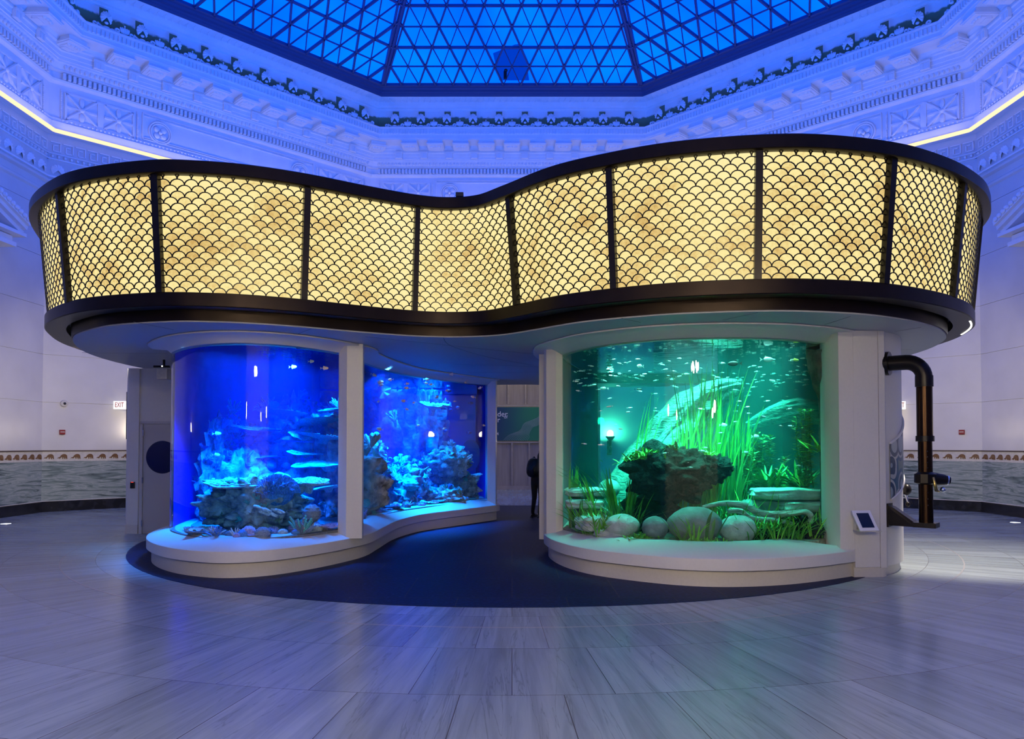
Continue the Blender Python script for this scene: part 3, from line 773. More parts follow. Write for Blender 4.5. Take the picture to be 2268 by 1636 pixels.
# ================================================================== lantern canopy over the exhibit
BC = [(-6.15, 9.97), (-5.48, 9.30), (-4.92, 8.95), (-4.12, 8.72), (-3.61, 8.74), (-3.13, 8.86), (-2.57, 9.13), (-1.93, 9.55), (-1.31, 9.90), (-0.81, 10.01), (-0.32, 9.88), (0.09, 9.46), (0.62, 8.86), (1.19, 8.48), (1.82, 8.19),
      (2.62, 8.02), (3.26, 8.02), (4.06, 8.22), (4.71, 8.56), (5.25, 8.96), (5.78, 9.50), (6.35, 10.4), (6.75, 11.7), (6.85, 13.2), (6.6, 15.2), (5.8, 17.4), (4.5, 18.9), (3.0, 19.5), (1.6, 19.2), (0.6, 18.7), (-0.4, 18.75), (-1.8, 19.4),
      (-3.4, 19.8), (-5.0, 19.3), (-6.4, 17.8), (-7.25, 15.8), (-7.4, 13.8), (-7.15, 12.1), (-6.65, 10.8)]
B, BL = resample(catmull(BC, True, 10), 0.067, True)
BN = normals(B, True)
# outward normal check
if BN[0][0] * (B[0][0]) + BN[0][1] * (B[0][1] - 14) < 0: BN = [(-a, -b) for a, b in BN]
NB = len(B); Z_PB, Z_PT = 3.47, 4.83
canopy = thing('lantern_canopy', 'wavy lantern canopy of glowing cream fish scale panels over both tanks', 'canopy', (0, 13.9, 3.18))
def cpart(mb, name, m, smooth=40, parent=None):
    o = mb.build(name, m, None, smooth)
    o.parent = parent or canopy
    o.matrix_parent_inverse = Matrix.Translation((0, -13.9, -3.18))
    return o
def sect(sec):
    mb = MB(); mb.sweep([[(B[i][0] + BN[i][0] * o, B[i][1] + BN[i][1] * o, z) for o, z in sec] for i in range(NB)]); return mb
cpart(sect([(-0.20, 3.32), (0.05, 3.31), (0.06, 3.32), (0.06, 3.465), (0.05, 3.475), (-0.31, 3.475), (-0.31, 3.455), (-0.20, 3.455)]), 'bottom_ring', M['bronze'])
cpart(sect([(0.12, 4.81), (0.245, 4.80), (0.26, 4.81), (0.26, 4.945), (0.245, 4.955), (0.12, 4.955)]), 'top_rim', M['bronze'])
cpart(sect([(-0.30, 3.20), (-0.26, 3.195), (-0.26, 3.46), (-0.30, 3.46)]), 'reveal_band', M['bronze'])
# perforated strip on the reveal band
pf = MB()
def soft_loop(o): return [(p[0] + q[0] * o, p[1] + q[1] * o) for p, q in zip(B, BN)]
so = MB(); so.prism(soft_loop(-0.28), 3.18, 3.20)
cpart(so, 'soffit', M['soffit'])
rf = MB(); rf.prism(soft_loop(0.13)[::3], 4.86, 4.90); cpart(rf, 'roof_deck', M['black'])
# shadow gaps between the soffit boards
M['joint'] = pmat('soffit_joint', (0.10, 0.10, 0.10), 0.8)
def near_idx(x, y): return min(range(NB), key=lambda i: (B[i][0] - x) ** 2 + (B[i][1] - y) ** 2)
for pts in ([(-4.55, 8.98), (-4.35, 9.6)], [(-2.55, 9.5), (-2.85, 9.95)], [(-0.95, 10.32), (-0.9, 11.2), (-0.4, 12.6), (0.4, 13.9)], [(1.28, 8.72), (1.55, 9.02)], [(2.75, 8.35), (2.5, 8.85)], [(3.9, 8.6), (3.85, 9.2)], [(5.15, 9.4), (5.0, 9.75)],
            [(-2.0, 10.2), (-0.6, 11.4), (0.5, 12.3)], [(-1.3, 13.6), (0.7, 14.2)], [(-0.9, 15.3), (0.8, 15.2)], [(-6.9, 12.0), (-5.6, 12.1)], [(6.2, 11.6), (5.8, 11.6)]):
    pts = catmull(pts, False, 6)
    sm = MB(); sm.sweep([[(p[0] - 0.004, p[1], 3.1785), (p[0] + 0.004, p[1], 3.1785), (p[0] + 0.004, p[1], 3.182), (p[0] - 0.004, p[1], 3.182)] for p in pts], False); cpart(sm, 'panel_joint', M['joint'])
# light slot in the ring underside (a curved profile lamp at the right end)
def ring_run(i0, i1, sec):
    mb = MB(); mb.sweep([[(B[i % NB][0] + BN[i % NB][0] * o, B[i % NB][1] + BN[i % NB][1] * o, z) for o, z in sec] for i in range(i0, i1 + 1)], False); return mb
i0 = near_idx(5.95, 9.7); i1 = near_idx(6.55, 10.9)
if i0 > i1: i0, i1 = i1, i0
cpart(ring_run(i0, i1, [(0.004, 3.304), (0.026, 3.304), (0.026, 3.313), (0.004, 3.313)]), 'light_slot', emat('canopy_light_slot', (1.0, 0.97, 0.9), 2.2))
cpart(MB().box(at(1018, 431, 9.80), (0.10, 0.06, 0.05)), 'rim_fitting', M['black'])
# mullions and panels
MULL = [(-5.48, 9.30), (-4.10, 8.72), (-2.57, 9.13), (-1.31, 9.90), (0.09, 9.46), (1.19, 8.48), (2.62, 8.02), (4.10, 8.24), (5.27, 8.98)]
mi = [near_idx(*p) for p in MULL]
direction = 1 if (mi[1] - mi[0]) % NB < NB / 2 else -1
left_extra = near_idx(-6.9, 11.1); right_extra = near_idx(6.35, 10.4)
mi = [left_extra] + mi + [right_extra]
left2 = near_idx(-7.45, 13.6); right2 = near_idx(6.85, 13.2)
mi = [left2] + mi + [right2]
def cp(i, h, o=0.0, f=0.0):
    """point on the tilted panel: station i (+ fraction f), height share h, stand-off o"""
    i0_ = i % NB; i1_ = (i + 1) % NB
    x = B[i0_][0] * (1 - f) + B[i1_][0] * f; y = B[i0_][1] * (1 - f) + B[i1_][1] * f
    nx = BN[i0_][0] * (1 - f) + BN[i1_][0] * f; ny = BN[i0_][1] * (1 - f) + BN[i1_][1] * f
    k = 0.02 + 0.13 * h + o * 0.99
    return (x + nx * k, y + ny * k, Z_PB + (Z_PT - Z_PB) * h - o * 0.1)
def cps(s, h, o=0.0):
    i = math.floor(s); return cp(int(i), h, o, s - i)
for i in mi:
    mb = MB(); loops = []
    for h in (0.0, 0.25, 0.5, 0.75, 1.0):
        loops.append([cps(i - 0.55, h, -0.05), cps(i + 0.55, h, -0.05), cps(i + 0.55, h, 0.055), cps(i - 0.55, h, 0.055)])
    mb.sweep(loops, False); cpart(mb, 'mullion', M['black_metal'], 30)
STEP_B = BL / NB
SLANT = hypot(0.13, Z_PT - Z_PB)
ROWS = 20
for a, b in zip(mi[:-1], mi[1:]):
    n = (b - a) % NB
    s0, s1 = float(a), float(a + n)
    ncol = max(3, int(round(n * STEP_B * 1.03 / 0.146)))
    wS = (s1 - s0) / ncol; rS = wS / 2; rh = 1.0 / ROWS
    pan = MB(); tone = []
    pan.grid([[cps(s0 + (s1 - s0) * j / (n or 1), h, -0.03) for h in (0, 0.5, 1)] for j in range(n + 1)])
    tone += [0.4] * len(pan.v)
    lt = MB()
    K = 8
    for r in range(ROWS):
        off = 0.0 if r % 2 == 0 else 0.5
        for c in range(-1, ncol + 1):
            sc = s0 + (c + 0.5 + off) * wS
            if sc - rS >= s1 - 1e-6 or sc + rS <= s0 + 1e-6: continue
            h0 = r * rh
            clampS = lambda s_: min(max(s_, s0), s1)
            clampH = lambda h_: min(max(h_, 0.0), 1.0)
            o_ = -0.015 - 0.0006 * r
            poly = [cps(clampS(sc + rS * cos(pi * j / K)), clampH(h0 + rh * sin(pi * j / K)), o_) for j in range(K + 1)]
            poly.append(cps(clampS(sc - rS * 0.02), clampH(h0 - rh), o_)); 
            base = len(pan.v); pan.v.extend(poly); pan.f.append(tuple(range(base, base + len(poly))))
            tone += [random.random()] * len(poly)
            # dark arc of the grille
            ro = 1 + 0.012 / 0.065; ri = 1 - 0.012 / 0.065
            loops = []
            for j in range(K + 1):
                cs, sn = cos(pi * j / K), sin(pi * j / K)
                if not (s0 - 0.3 <= sc + rS * cs <= s1 + 0.3): continue
                loops.append([cps(clampS(sc + rS * k * cs), clampH(h0 + rh * k * sn), q) for k, q in ((0.93, 0.0), (0.93, 0.008), (1.10, 0.008), (1.10, 0.0))])
            if len(loops) > 1: lt.sweep(loops, False)
    me = pan.mesh('panel'); at_ = me.attributes.new('tone', 'FLOAT', 'POINT')
    at_.data.foreach_set('value', tone); me.materials.append(M['lantern'])
    po = bpy.data.objects.new('panel', me); COL.objects.link(po); po.parent = canopy; po.matrix_parent_inverse = Matrix.Translation((0, -13.9, -3.18))
    g = lt.build('scale_grille', M['black_metal'], None); g.parent = po
    # the far side of the lantern, out of sight, closes with plain panels
n = (mi[0] - mi[-1]) % NB
bk = MB(); bk.grid([[cps(mi[-1] + j, h, 0) for h in (0, 1)] for j in range(0, n + 1)])
me = bk.mesh('panel'); me.attributes.new('tone', 'FLOAT', 'POINT').data.foreach_set('value', [0.5] * len(bk.v)); me.materials.append(M['lantern'])
po = bpy.data.objects.new('panel', me); COL.objects.link(po); po.parent = canopy; po.matrix_parent_inverse = Matrix.Translation((0, -13.9, -3.18))

# ================================================================== the two tanks
Z_SILL, Z_GT, Z_SOF = 0.47, 3.06, 3.178
def ring_part(curve, nr, sec, closed=False):
    mb = MB(); mb.sweep([[(p[0] + q[0] * o, p[1] + q[1] * o, z) for o, z in sec] for p, q in zip(curve, nr)], closed); return mb
def wall_run(pts, th, z0, z1):
    nr = normals(pts); mb = MB(); mb.sweep([[(p[0], p[1], z0), (p[0] - q[0] * th, p[1] - q[1] * th, z0), (p[0] - q[0] * th, p[1] - q[1] * th, z1), (p[0], p[1], z1)] for p, q in zip(pts, nr)], False); return mb

# ---- left: the reef tank
LC = [(-5.75, 14.4), (-5.75, 12.6), (-5.60, 11.7), (-5.45, 11.22), (-5.18, 10.70), (-4.76, 10.16), (-4.25, 9.74), (-3.66, 9.53), (-3.12, 9.72), (-2.66, 10.30), (-2.34, 10.95), (-2.17, 11.50), (-2.12, 12.3), (-2.07, 13.4), (-1.92, 14.2), (-1.66, 14.9), (-0.95, 16.0), (-0.34, 16.95), (-0.30, 17.25)]
L_, _ = resample(catmull(LC, False, 10), 0.09); LN = normals(L_)
reef = thing('reef_aquarium', 'curved white framed aquarium of blue sea water with coral, at left', 'aquarium', (-3.5, 13.5, 0))
def rpart(mb, name, m, smooth=40, par=None):
    par = par or reef
    o = mb.build(name, m, par, smooth); o.matrix_parent_inverse = par.matrix_world.inverted() if par is not reef else Matrix.Translation((3.5, -13.5, 0)); return o
def rsec(sec): return ring_part(L_, LN, sec)
if LN[60][1] > 0 or True:
    # outward should point to the photographer / the passage
    j = near = min(range(len(L_)), key=lambda i: (L_[i][0] + 3.66) ** 2 + (L_[i][1] - 9.53) ** 2)
    if LN[j][1] > 0: LN = [(-a, -b) for a, b in LN]
rpart(rsec([(-0.07, 0.0), (-0.07, 0.20), (-0.5, 0.20), (-0.5, 0.0)]), 'plinth', M['off_white'])
sill_in = [-0.44] * len(L_)
def ledge_secs(z_lo, zo, zi, zb, wfront, wside):
    mb = MB(); loops = []
    for p, q in zip(L_, LN):
        f = min(1, max(0, (p[1] - 11.0) / 1.2)) if p[0] > -3.4 else 0
        wd = wfront * (1 - f) + wside * f
        loops.append([(p[0] - q[0] * 0.02, p[1] - q[1] * 0.02, z_lo), (p[0], p[1], z_lo + 0.01), (p[0], p[1], zo - 0.012), (p[0] - q[0] * 0.012, p[1] - q[1] * 0.012, zo),
                      (p[0] - q[0] * wd, p[1] - q[1] * wd, zi), (p[0] - q[0] * (wd + 0.16), p[1] - q[1] * (wd + 0.16), zi), (p[0] - q[0] * (wd + 0.16), p[1] - q[1] * (wd + 0.16), z_lo)])
    mb.sweep(loops, False); return mb
rpart(ledge_secs(0.195, 0.355, Z_SILL, 0, 0.44, 0.26), 'ledge', M['white'])
# glazing: front bow and passage side
G1C = [(-5.16, 11.45), (-5.09, 11.2), (-4.96, 10.92), (-4.52, 10.38), (-4.06, 10.05), (-3.61, 9.95), (-3.20, 10.10), (-2.87, 10.45), (-2.55, 11.03)]
G2C = [(-2.46, 12.0), (-2.40, 12.7), (-2.30, 13.4), (-2.12, 14.2), (-1.86, 14.9), (-1.25, 15.95), (-0.55, 17.0)]
G1, _ = resample(catmull(G1C, False, 8), 0.08); G2, _ = resample(catmull(G2C, False, 8), 0.1)
def pane(curve): 
    mb = MB(); mb.grid([[(x, y, z) for z in (Z_SILL - 0.02, Z_GT + 0.02)] for x, y in curve]); return mb
rpart(pane(G1), 'front_pane', M['acrylic'], 60); rpart(pane(G2), 'side_pane', M['acrylic'], 60)
# top frame: splayed soffit piece and flat trim ring
def top_frame(curve, nr, w_out, w_ring):
    return ring_part(curve, nr, [(-0.14, Z_GT), (0.0, Z_GT), (w_out, Z_GT + 0.085), (w_ring, Z_GT + 0.095), (w_ring, Z_SOF - 0.004), (-0.14, Z_SOF - 0.004)])
G1N = normals(G1); G2N = normals(G2)
mid = min(range(len(G1)), key=lambda i: (G1[i][0] + 3.61) ** 2 + (G1[i][1] - 9.95) ** 2)
if G1N[mid][1] > 0: G1N = [(-a, -b) for a, b in G1N]
if G2N[5][0] < 0: G2N = [(-a, -b) for a, b in G2N]
GF, GFN = G1 + G2, G1N + G2N
TF = resample(catmull(G1C + [(-2.40, 11.5)] + G2C, False, 8), 0.09)[0]; TFN = normals(TF)
if TFN[20][0] > 0 and TFN[20][1] > 0: TFN = [(-a, -b) for a, b in TFN]
m2 = min(range(len(TF)), key=lambda i: (TF[i][0] + 3.61) ** 2 + (TF[i][1] - 9.95) ** 2)
if TFN[m2][1] > 0: TFN = [(-a, -b) for a, b in TFN]
rpart(top_frame(TF, TFN, 0.10, 0.32), 'top_frame', M['white'])
po_ = MB(); po_.prism([(-2.41, 10.92), (-2.185, 10.95), (-2.19, 11.08), (-2.41, 11.98), (-2.47, 12.02), (-2.52, 11.5), (-2.555, 11.03)], 0.34, Z_SOF)
rpart(po_, 'window_post', M['white'], 20)
pe = MB(); pe.prism([(-0.56, 17.0), (-0.37, 16.92), (-0.345, 17.15), (-0.36, 17.5), (-0.62, 17.5)], 0.2, Z_SOF)
rpart(pe, 'end_post', M['white'], 20)
# back and inner walls of the tank, sand bed, water
M['reef_back'] = pmat('reef_tank_liner', (0.008, 0.015, 0.55), 0.5, var=0.15, scale=1.5)
bk = MB(); bk.add([], [])
bw = [(-5.16, 11.45), (-5.28, 12.0), (-5.42, 13.4), (-5.45, 15.0), (-5.3, 18.6), (-3.0, 19.0), (-0.75, 18.6), (-0.56, 17.2)]
bk.grid([[(x, y, z) for z in (0.3, 3.17)] for x, y in resample(bw, 0.5)[0]])
rpart(bk, 'liner', M['reef_back'])
outer = MB(); outer.grid([[(x, y, z) for z in (0.0, 3.17)] for x, y in ((-5.18, 11.44), (-5.33, 12.0), (-5.5, 13.4), (-5.6, 14.0), (-5.6, 18.8), (-3.0, 19.2), (-0.55, 18.8), (-0.36, 17.3))]); rpart(outer, 'outer_wall', M['white'])
tankp = [(p[0], p[1]) for p in G1] + [(-2.46, 11.5)] + [(p[0], p[1]) for p in G2] + [(-0.75, 18.5), (-3.0, 18.9), (-5.25, 18.5), (-5.42, 15.0), (-5.40, 13.4), (-5.26, 12.0)]
def shrink(poly, c, k): return [(c[0] + (x - c[0]) * k, c[1] + (y - c[1]) * k) for x, y in poly]
sb = MB(); sb.prism(shrink(tankp, (-3.3, 14.5), 0.995), 0.30, 0.455)
M['sand'] = pmat('coral_sand', (0.16, 0.17, 0.17), 0.9, var=0.3, scale=25, bump=0.3, bscale=60)
rpart(sb, 'sand_bed', M['sand'])
wt = MB(); wt.prism(shrink(tankp, (-3.3, 14.5), 0.99), 0.456, 3.02); rpart(wt, 'water', M['reef_water'])
wtop = MB(); wtop.prism(shrink(tankp, (-3.3, 14.5), 0.992), 3.03, 3.031); 
wtop = MB(); wtop.add([(x, y, 3.03) for x, y in shrink(tankp, (-3.3, 14.5), 0.995)], [tuple(range(len(tankp)))]); rpart(wtop, 'water_surface', M['water_top'])
rear = MB(); rear.box((-1.7, 18.55, 1.75), (1.6, 0.06, 2.5)); rear.box((-2.55, 18.3, 1.75), (0.12, 0.5, 2.6)); rear.box((-1.7, 18.35, 2.98), (1.7, 0.5, 0.10))
rpart(rear, 'rear_window_frame', pmat('blue_acrylic', (0.04, 0.16, 0.85), 0.3), 20)
ov = MB(); ov.lathe([(0.0, 0.0), (0.24, 0.0), (0.24, 0.02), (0, 0.02)], seg=28, M=Matrix(((1, 0, 0, -1.02), (0, 0, 1, 18.46), (0, 1.6, 0, 1.45), (0, 0, 0, 1))))
rpart(ov, 'porthole', pmat('porthole_dark', (0.02, 0.05, 0.30), 0.3))

# ---- right: the river tank
RC = [(1.42, 15.2), (1.15, 14.4), (0.66, 12.8), (0.50, 11.75), (0.52, 11.1), (0.68, 10.42), (0.97, 9.84), (1.40, 9.42), (1.96, 9.06), (2.54, 8.93), (3.2, 9.03), (3.8, 9.29), (4.48, 9.70)]
R_, _ = resample(catmull(RC, False, 10), 0.09); RN = normals(R_)
j = min(range(len(R_)), key=lambda i: (R_[i][0] - 2.54) ** 2 + (R_[i][1] - 8.93) ** 2)
if RN[j][1] > 0: RN = [(-a, -b) for a, b in RN]
river = thing('river_aquarium', 'curved white framed aquarium of green river water and plants, at right', 'aquarium', (3.2, 12.5, 0))
def vpart(mb, name, m, smooth=40):
    o = mb.build(name, m, river, smooth); o.matrix_parent_inverse = Matrix.Translation((-3.2, -12.5, 0)); return o
vpart(ring_part(R_, RN, [(-0.07, 0.0), (-0.07, 0.20), (-0.5, 0.20), (-0.5, 0.0)]), 'plinth', M['off_white'])
mb = MB(); loops = []
for p, q in zip(R_, RN):
    f = min(1, max(0, (p[0] - 3.9) / 0.55)); wd = 0.46 * (1 - f) + 0.03 * f
    loops.append([(p[0] - q[0] * 0.02, p[1] - q[1] * 0.02, 0.195), (p[0], p[1], 0.205), (p[0], p[1], 0.343), (p[0] - q[0] * 0.012, p[1] - q[1] * 0.012, 0.355),
                  (p[0] - q[0] * wd, p[1] - q[1] * wd, Z_SILL - 0.10 * f), (p[0] - q[0] * (wd + 0.2), p[1] - q[1] * (wd + 0.2), Z_SILL - 0.10 * f), (p[0] - q[0] * (wd + 0.2), p[1] - q[1] * (wd + 0.2), 0.195)])
mb.sweep(loops, False); vpart(mb, 'ledge', M['white'])
GRC = [(0.76, 11.32), (0.88, 10.85), (1.02, 10.53), (1.27, 10.10), (1.85, 9.61), (2.5, 9.42), (3.2, 9.46), (3.80, 9.70), (4.16, 9.96)]
GR, _ = resample(catmull(GRC, False, 10), 0.08); GRN = normals(GR)
j = min(range(len(GR)), key=lambda i: (GR[i][0] - 2.5) ** 2 + (GR[i][1] - 9.42) ** 2)
if GRN[j][1] > 0: GRN = [(-a, -b) for a, b in GRN]
vpart(pane(GR), 'front_pane', M['acrylic'], 60)
TRC = [(1.3, 14.0), (0.82, 12.4)] + GRC
TR, _ = resample(catmull(TRC, False, 10), 0.08); TRN = normals(TR)
j = min(range(len(TR)), key=lambda i: (TR[i][0] - 2.5) ** 2 + (TR[i][1] - 9.42) ** 2)
if TRN[j][1] > 0: TRN = [(-a, -b) for a, b in TRN]
vpart(top_frame(TR, TRN, 0.16, 0.42), 'top_frame', M['white'])
# left post, closing wall to the passage
lp = MB(); lp.prism([(0.49, 11.45), (0.52, 11.36), (0.66, 11.27), (0.765, 11.31), (0.80, 11.7), (0.70, 12.0), (0.55, 12.0)], 0.33, Z_SOF); vpart(lp, 'window_post', M['white'], 20)
pwl = resample([(0.55, 11.95), (0.78, 12.9), (1.30, 14.4), (1.55, 15.05)], 0.3)[0]
vpart(wall_run(pwl, 0.12, 0.2, Z_SOF), 'passage_wall', M['white'])
# right wall: window jamb, flat panel, joint strip, then the rounded end
jm = MB(); jm.prism([(4.165, 9.95), (4.20, 9.62), (4.47, 9.66), (4.47, 10.2), (4.2, 10.2)], 0.36, Z_SOF); vpart(jm, 'window_jamb', M['white'], 20)
fp = MB(); fp.prism([(4.40, 9.645), (4.74, 9.69), (4.74, 10.0), (4.40, 10.0)], 0.13, Z_SOF); vpart(fp, 'wall_panel', M['white'], 20)
fj = MB(); fj.prism([(4.745, 9.685), (4.83, 9.70), (4.86, 9.74), (4.80, 10.0), (4.745, 10.0)], 0.12, Z_SOF); vpart(fj, 'joint_strip', M['white'], 20)
ENDC = [(4.85, 9.76), (5.12, 9.98), (5.36, 10.30), (5.56, 10.74), (5.72, 11.4), (5.80, 12.4), (5.78, 13.4), (5.6, 14.4), (5.1, 15.0), (4.25, 15.08)]
EN, _ = resample(catmull(ENDC, False, 8), 0.12)
ENN = normals(EN)
if ENN[3][0] < 0: ENN = [(-a, -b) for a, b in ENN]
vpart(ring_part(EN, ENN, [(0, 0.13), (0.0, Z_SOF), (-0.12, Z_SOF), (-0.12, 0.13)]), 'end_wall', M['white'], 50)
kb = [(4.40, 9.62), (4.80, 9.66), (4.9, 9.74)] + [(x, y) for x, y in EN]
kbn = normals(kb); 
if kbn[0][1] > 0: kbn = [(-a, -b) for a, b in kbn]
vpart(ring_part(kb, kbn, [(-0.05, 0.0), (-0.05, 0.135), (-0.3, 0.135), (-0.3, 0.0)]), 'end_plinth', M['off_white'])
# tank liner with a rear window looking through to the hall
M['river_back'] = pmat('river_tank_liner', (0.02, 0.20, 0.24), 0.5, var=0.12, scale=1.2)
zt = 3.17
ln = MB()
for run in ([(0.80, 11.7), (0.92, 12.4), (1.36, 14.0)], [(4.3, 14.9), (5.2, 14.4), (5.45, 12.4), (5.25, 10.9), (4.6, 10.2), (4.2, 10.0)]):
    ln.grid([[(x, y, z) for z in (0.3, zt)] for x, y in run])
# rear wall with window opening
ry = 14.9
def rw(x0, x1, z0, z1): ln.add([(x0, ry, z0), (x1, ry, z0), (x1, ry, z1), (x0, ry, z1)], [(0, 1, 2, 3)])
ln.add([(1.36, 14.0, 0.3), (1.7, ry, 0.3), (1.7, ry, zt), (1.36, 14.0, zt)], [(0, 1, 2, 3)])
rw(4.1, 4.3, 0.3, zt); rw(1.7, 4.1, 2.93, zt); rw(1.7, 4.1, 0.3, 0.8)
vpart(ln, 'liner', M['river_back'])
rp_ = MB(); rp_.add([(1.7, ry + 0.02, 0.8), (4.1, ry + 0.02, 0.8), (4.1, ry + 0.02, 2.93), (1.7, ry + 0.02, 2.93)], [(0, 1, 2, 3)]); vpart(rp_, 'rear_pane', M['acrylic'])
rt = [(p[0], p[1]) for p in GR] + [(4.25, 10.05), (4.62, 10.3), (5.15, 10.95), (5.35, 12.4), (5.1, 14.3), (4.3, 14.85), (1.75, 14.85), (1.42, 14.0), (0.98, 12.4), (0.84, 11.7)]
RCN = (3.0, 12.3)
gb = MB(); gb.prism(shrink(rt, RCN, 0.995), 0.30, 0.45)
M['gravel'] = pmat('river_gravel', (0.22, 0.22, 0.17), 0.9, var=0.4, scale=30, bump=0.4, bscale=50)
vpart(gb, 'gravel_bed', M['gravel'])
wt = MB(); wt.prism(shrink(rt, RCN, 0.99), 0.456, 3.02); vpart(wt, 'water', M['river_water'])
wtop = MB(); wtop.add([(x, y, 3.03) for x, y in shrink(rt, RCN, 0.995)], [tuple(range(len(rt)))]); vpart(wtop, 'water_surface', M['water_top'])
# ================================================================== inside the reef tank
rnd = random.Random(11)
M['reef_rock'] = pmat('reef_rock', (0.34, 0.36, 0.36), 0.85, var=0.75, scale=7, bump=0.9, bscale=16)
CORAL_COL = {'pale': (0.72, 0.74, 0.70), 'teal': (0.12, 0.55, 0.50), 'lilac': (0.50, 0.42, 0.72), 'olive': (0.25, 0.36, 0.20), 'aqua': (0.10, 0.90, 0.75), 'slate': (0.20, 0.28, 0.40), 'blue': (0.10, 0.30, 0.70)}
for n_, c_ in CORAL_COL.items(): M['coral_' + n_] = pmat('coral_' + n_, c_, 0.8, var=0.45, scale=18, bump=0.5, bscale=40)
def noisy(seed, amp, f, oct_=4, ridge=0.0):
    off = Vector((seed * 3.1, seed * 1.7, seed * 0.9))
    def fn(u):
        v = MN.fractal(u * f + off, 0.9, 2.1, oct_)
        k = 1 + amp * v
        if ridge: k += ridge * (abs(MN.noise(u * f * 2.3 + off)) - 0.25)
        return max(0.25, k)
    return fn
def rock(name, c, r, seed, label, cat='rock', m='reef_rock', amp=0.35, f=1.6, ridge=0.35, seg=56, rings=36, rot=None, group=None, flat=None):
    mb = MB(); mb.ball((0, 0, 0), r, seg, rings, fn=noisy(seed, amp, f, 5, ridge), rot=rot)
    if flat is not None: mb.v = [(x, y, max(z, flat)) for x, y, z in mb.v]
    o = mb.build(name, M[m], None, 70, loc=c); tag(o, label, cat, group); return o
def surf_pts(o, n, dirv, dmin, zmin=None):
    me = o.data; cand = [v for v in me.vertices if v.normal.dot(dirv) > dmin and (zmin is None or (v.co.z + o.location.z) > zmin)]
    rnd.shuffle(cand); return [(o.location + v.co, v.normal.copy()) for v in cand[:n]]
# ---- unit coral shapes (about 1 unit tall, growing along +z)
def c_brain():
    mb = MB(); mb.ball((0, 0, 0.35), (0.5, 0.5, 0.45), 26, 18, fn=lambda u: 1 + 0.07 * sin(17 * u.x + 4 * sin(9 * u.y)) * cos(15 * u.y + 3 * sin(8 * u.z)) + 0.05 * sin(22 * u.z)); return mb
def c_table(wob=1.0, seed=0):
    mb = MB(); rg_ = random.Random(seed); rows = []
    NA = 40
    for j in range(9):
        f = j / 8; row = []
        for i in range(NA + 1):
            a = 2 * pi * (i % NA) / NA
            rr = f * (0.9 + 0.14 * sin(3 * a + seed) + 0.08 * sin(7 * a + 2 * seed))
            row.append((rr * cos(a), rr * sin(a), 0.34 + 0.06 * f * sin(2 * a + seed) * wob + 0.10 * f + 0.018 * sin(27 * rr * cos(a)) * cos(25 * rr * sin(a))))
        rows.append(row)
    mb.grid(rows); mb.grid([rows[-1], [(x * 0.97, y * 0.97, z - 0.07) for x, y, z in rows[-1]], [(x * 0.25, y * 0.25, 0.20) for x, y, z in rows[-1]], [(x * 0.13, y * 0.13, -0.15) for x, y, z in rows[-1]]])
    for _ in range(150):
        a = rg_.uniform(0, 2 * pi); q = sqrt(rg_.random()) * 0.92; rr = q * (0.9 + 0.14 * sin(3 * a + seed))
        mb.ball((rr * cos(a), rr * sin(a), 0.37 + 0.10 * q), (0.05, 0.05, 0.035), 5, 4)
    return mb
def c_finger(seed, n=11, spread=0.5):
    mb = MB(); r_ = random.Random(seed)
    for i in range(n):
        a = r_.uniform(0, 6.28); s = r_.uniform(0.05, spread); h = r_.uniform(0.5, 1.0)
        mb.tube([(0.15 * s * cos(a), 0.15 * s * sin(a), 0), (s * 0.6 * cos(a), s * 0.6 * sin(a), h * 0.5), (s * cos(a) * 1.2, s * sin(a) * 1.2, h)], [0.09, 0.08, 0.05], 7)
        mb.ball((s * cos(a) * 1.2, s * sin(a) * 1.2, h), 0.055, 6, 5)
    return mb
def c_branch(seed):
    mb = MB(); r_ = random.Random(seed)
    def grow(p, d, L, r, lev):
        q = p + d * L; mb.tube([p, (p + q) / 2 + Vector((r_.uniform(-.03, .03), r_.uniform(-.03, .03), 0)), q], [r, r * 0.85, r * 0.65], 6)
        if lev > 0:
            for _ in range(3): grow(q, (d + Vector((r_.uniform(-.9, .9), r_.uniform(-.9, .9), r_.uniform(-.1, .5)))).normalized(), L * 0.72, r * 0.62, lev - 1)
        else: mb.ball(q, r * 0.7, 5, 4)
    for _ in range(3): grow(Vector((0, 0, 0)), Vector((r_.uniform(-.7, .7), r_.uniform(-.7, .7), 1)).normalized(), 0.36, 0.075, 2)
    return mb
def c_mushroom(seed):
    mb = MB(); prof = [(0.12, 0.0), (0.11, 0.35), (0.16, 0.5)]; mb.lathe(prof, seg=14); rows = []
    for j in range(6):
        f = j / 5
        rows.append([((0.05 + 0.5 * f) * cos(a) * (1 + 0.10 * f * sin(6 * a + seed)), (0.05 + 0.5 * f) * sin(a) * (1 + 0.10 * f * sin(6 * a + seed)), 0.62 - 0.10 * f * f + 0.13 * f * sin(6 * a + seed)) for a in [2 * pi * (i % 30) / 30 for i in range(31)]])
    mb.grid(rows); mb.grid([rows[-1], [(x * 0.3, y * 0.3, 0.48) for x, y, z in rows[-1]]]); return mb
def c_lettuce(seed):
    mb = MB(); r_ = random.Random(seed)
    for k_ in range(5):
        a0 = r_.uniform(0, 6.28); rows = []
        for j in range(6):
            f = j / 5
            rows.append([(f * 0.55 * cos(a0 + t) + 0.06 * sin(9 * t + f * 4), f * 0.55 * sin(a0 + t) + 0.06 * cos(8 * t), 0.1 + f * 0.75 + 0.10 * f * sin(11 * t + k_)) for t in [-0.9 + 1.8 * i / 14 for i in range(15)]])
        mb.grid(rows); mb.grid([[(x * 0.93, y * 0.93, z + 0.02) for x, y, z in r2] for r2 in rows[::-1]])
    return mb
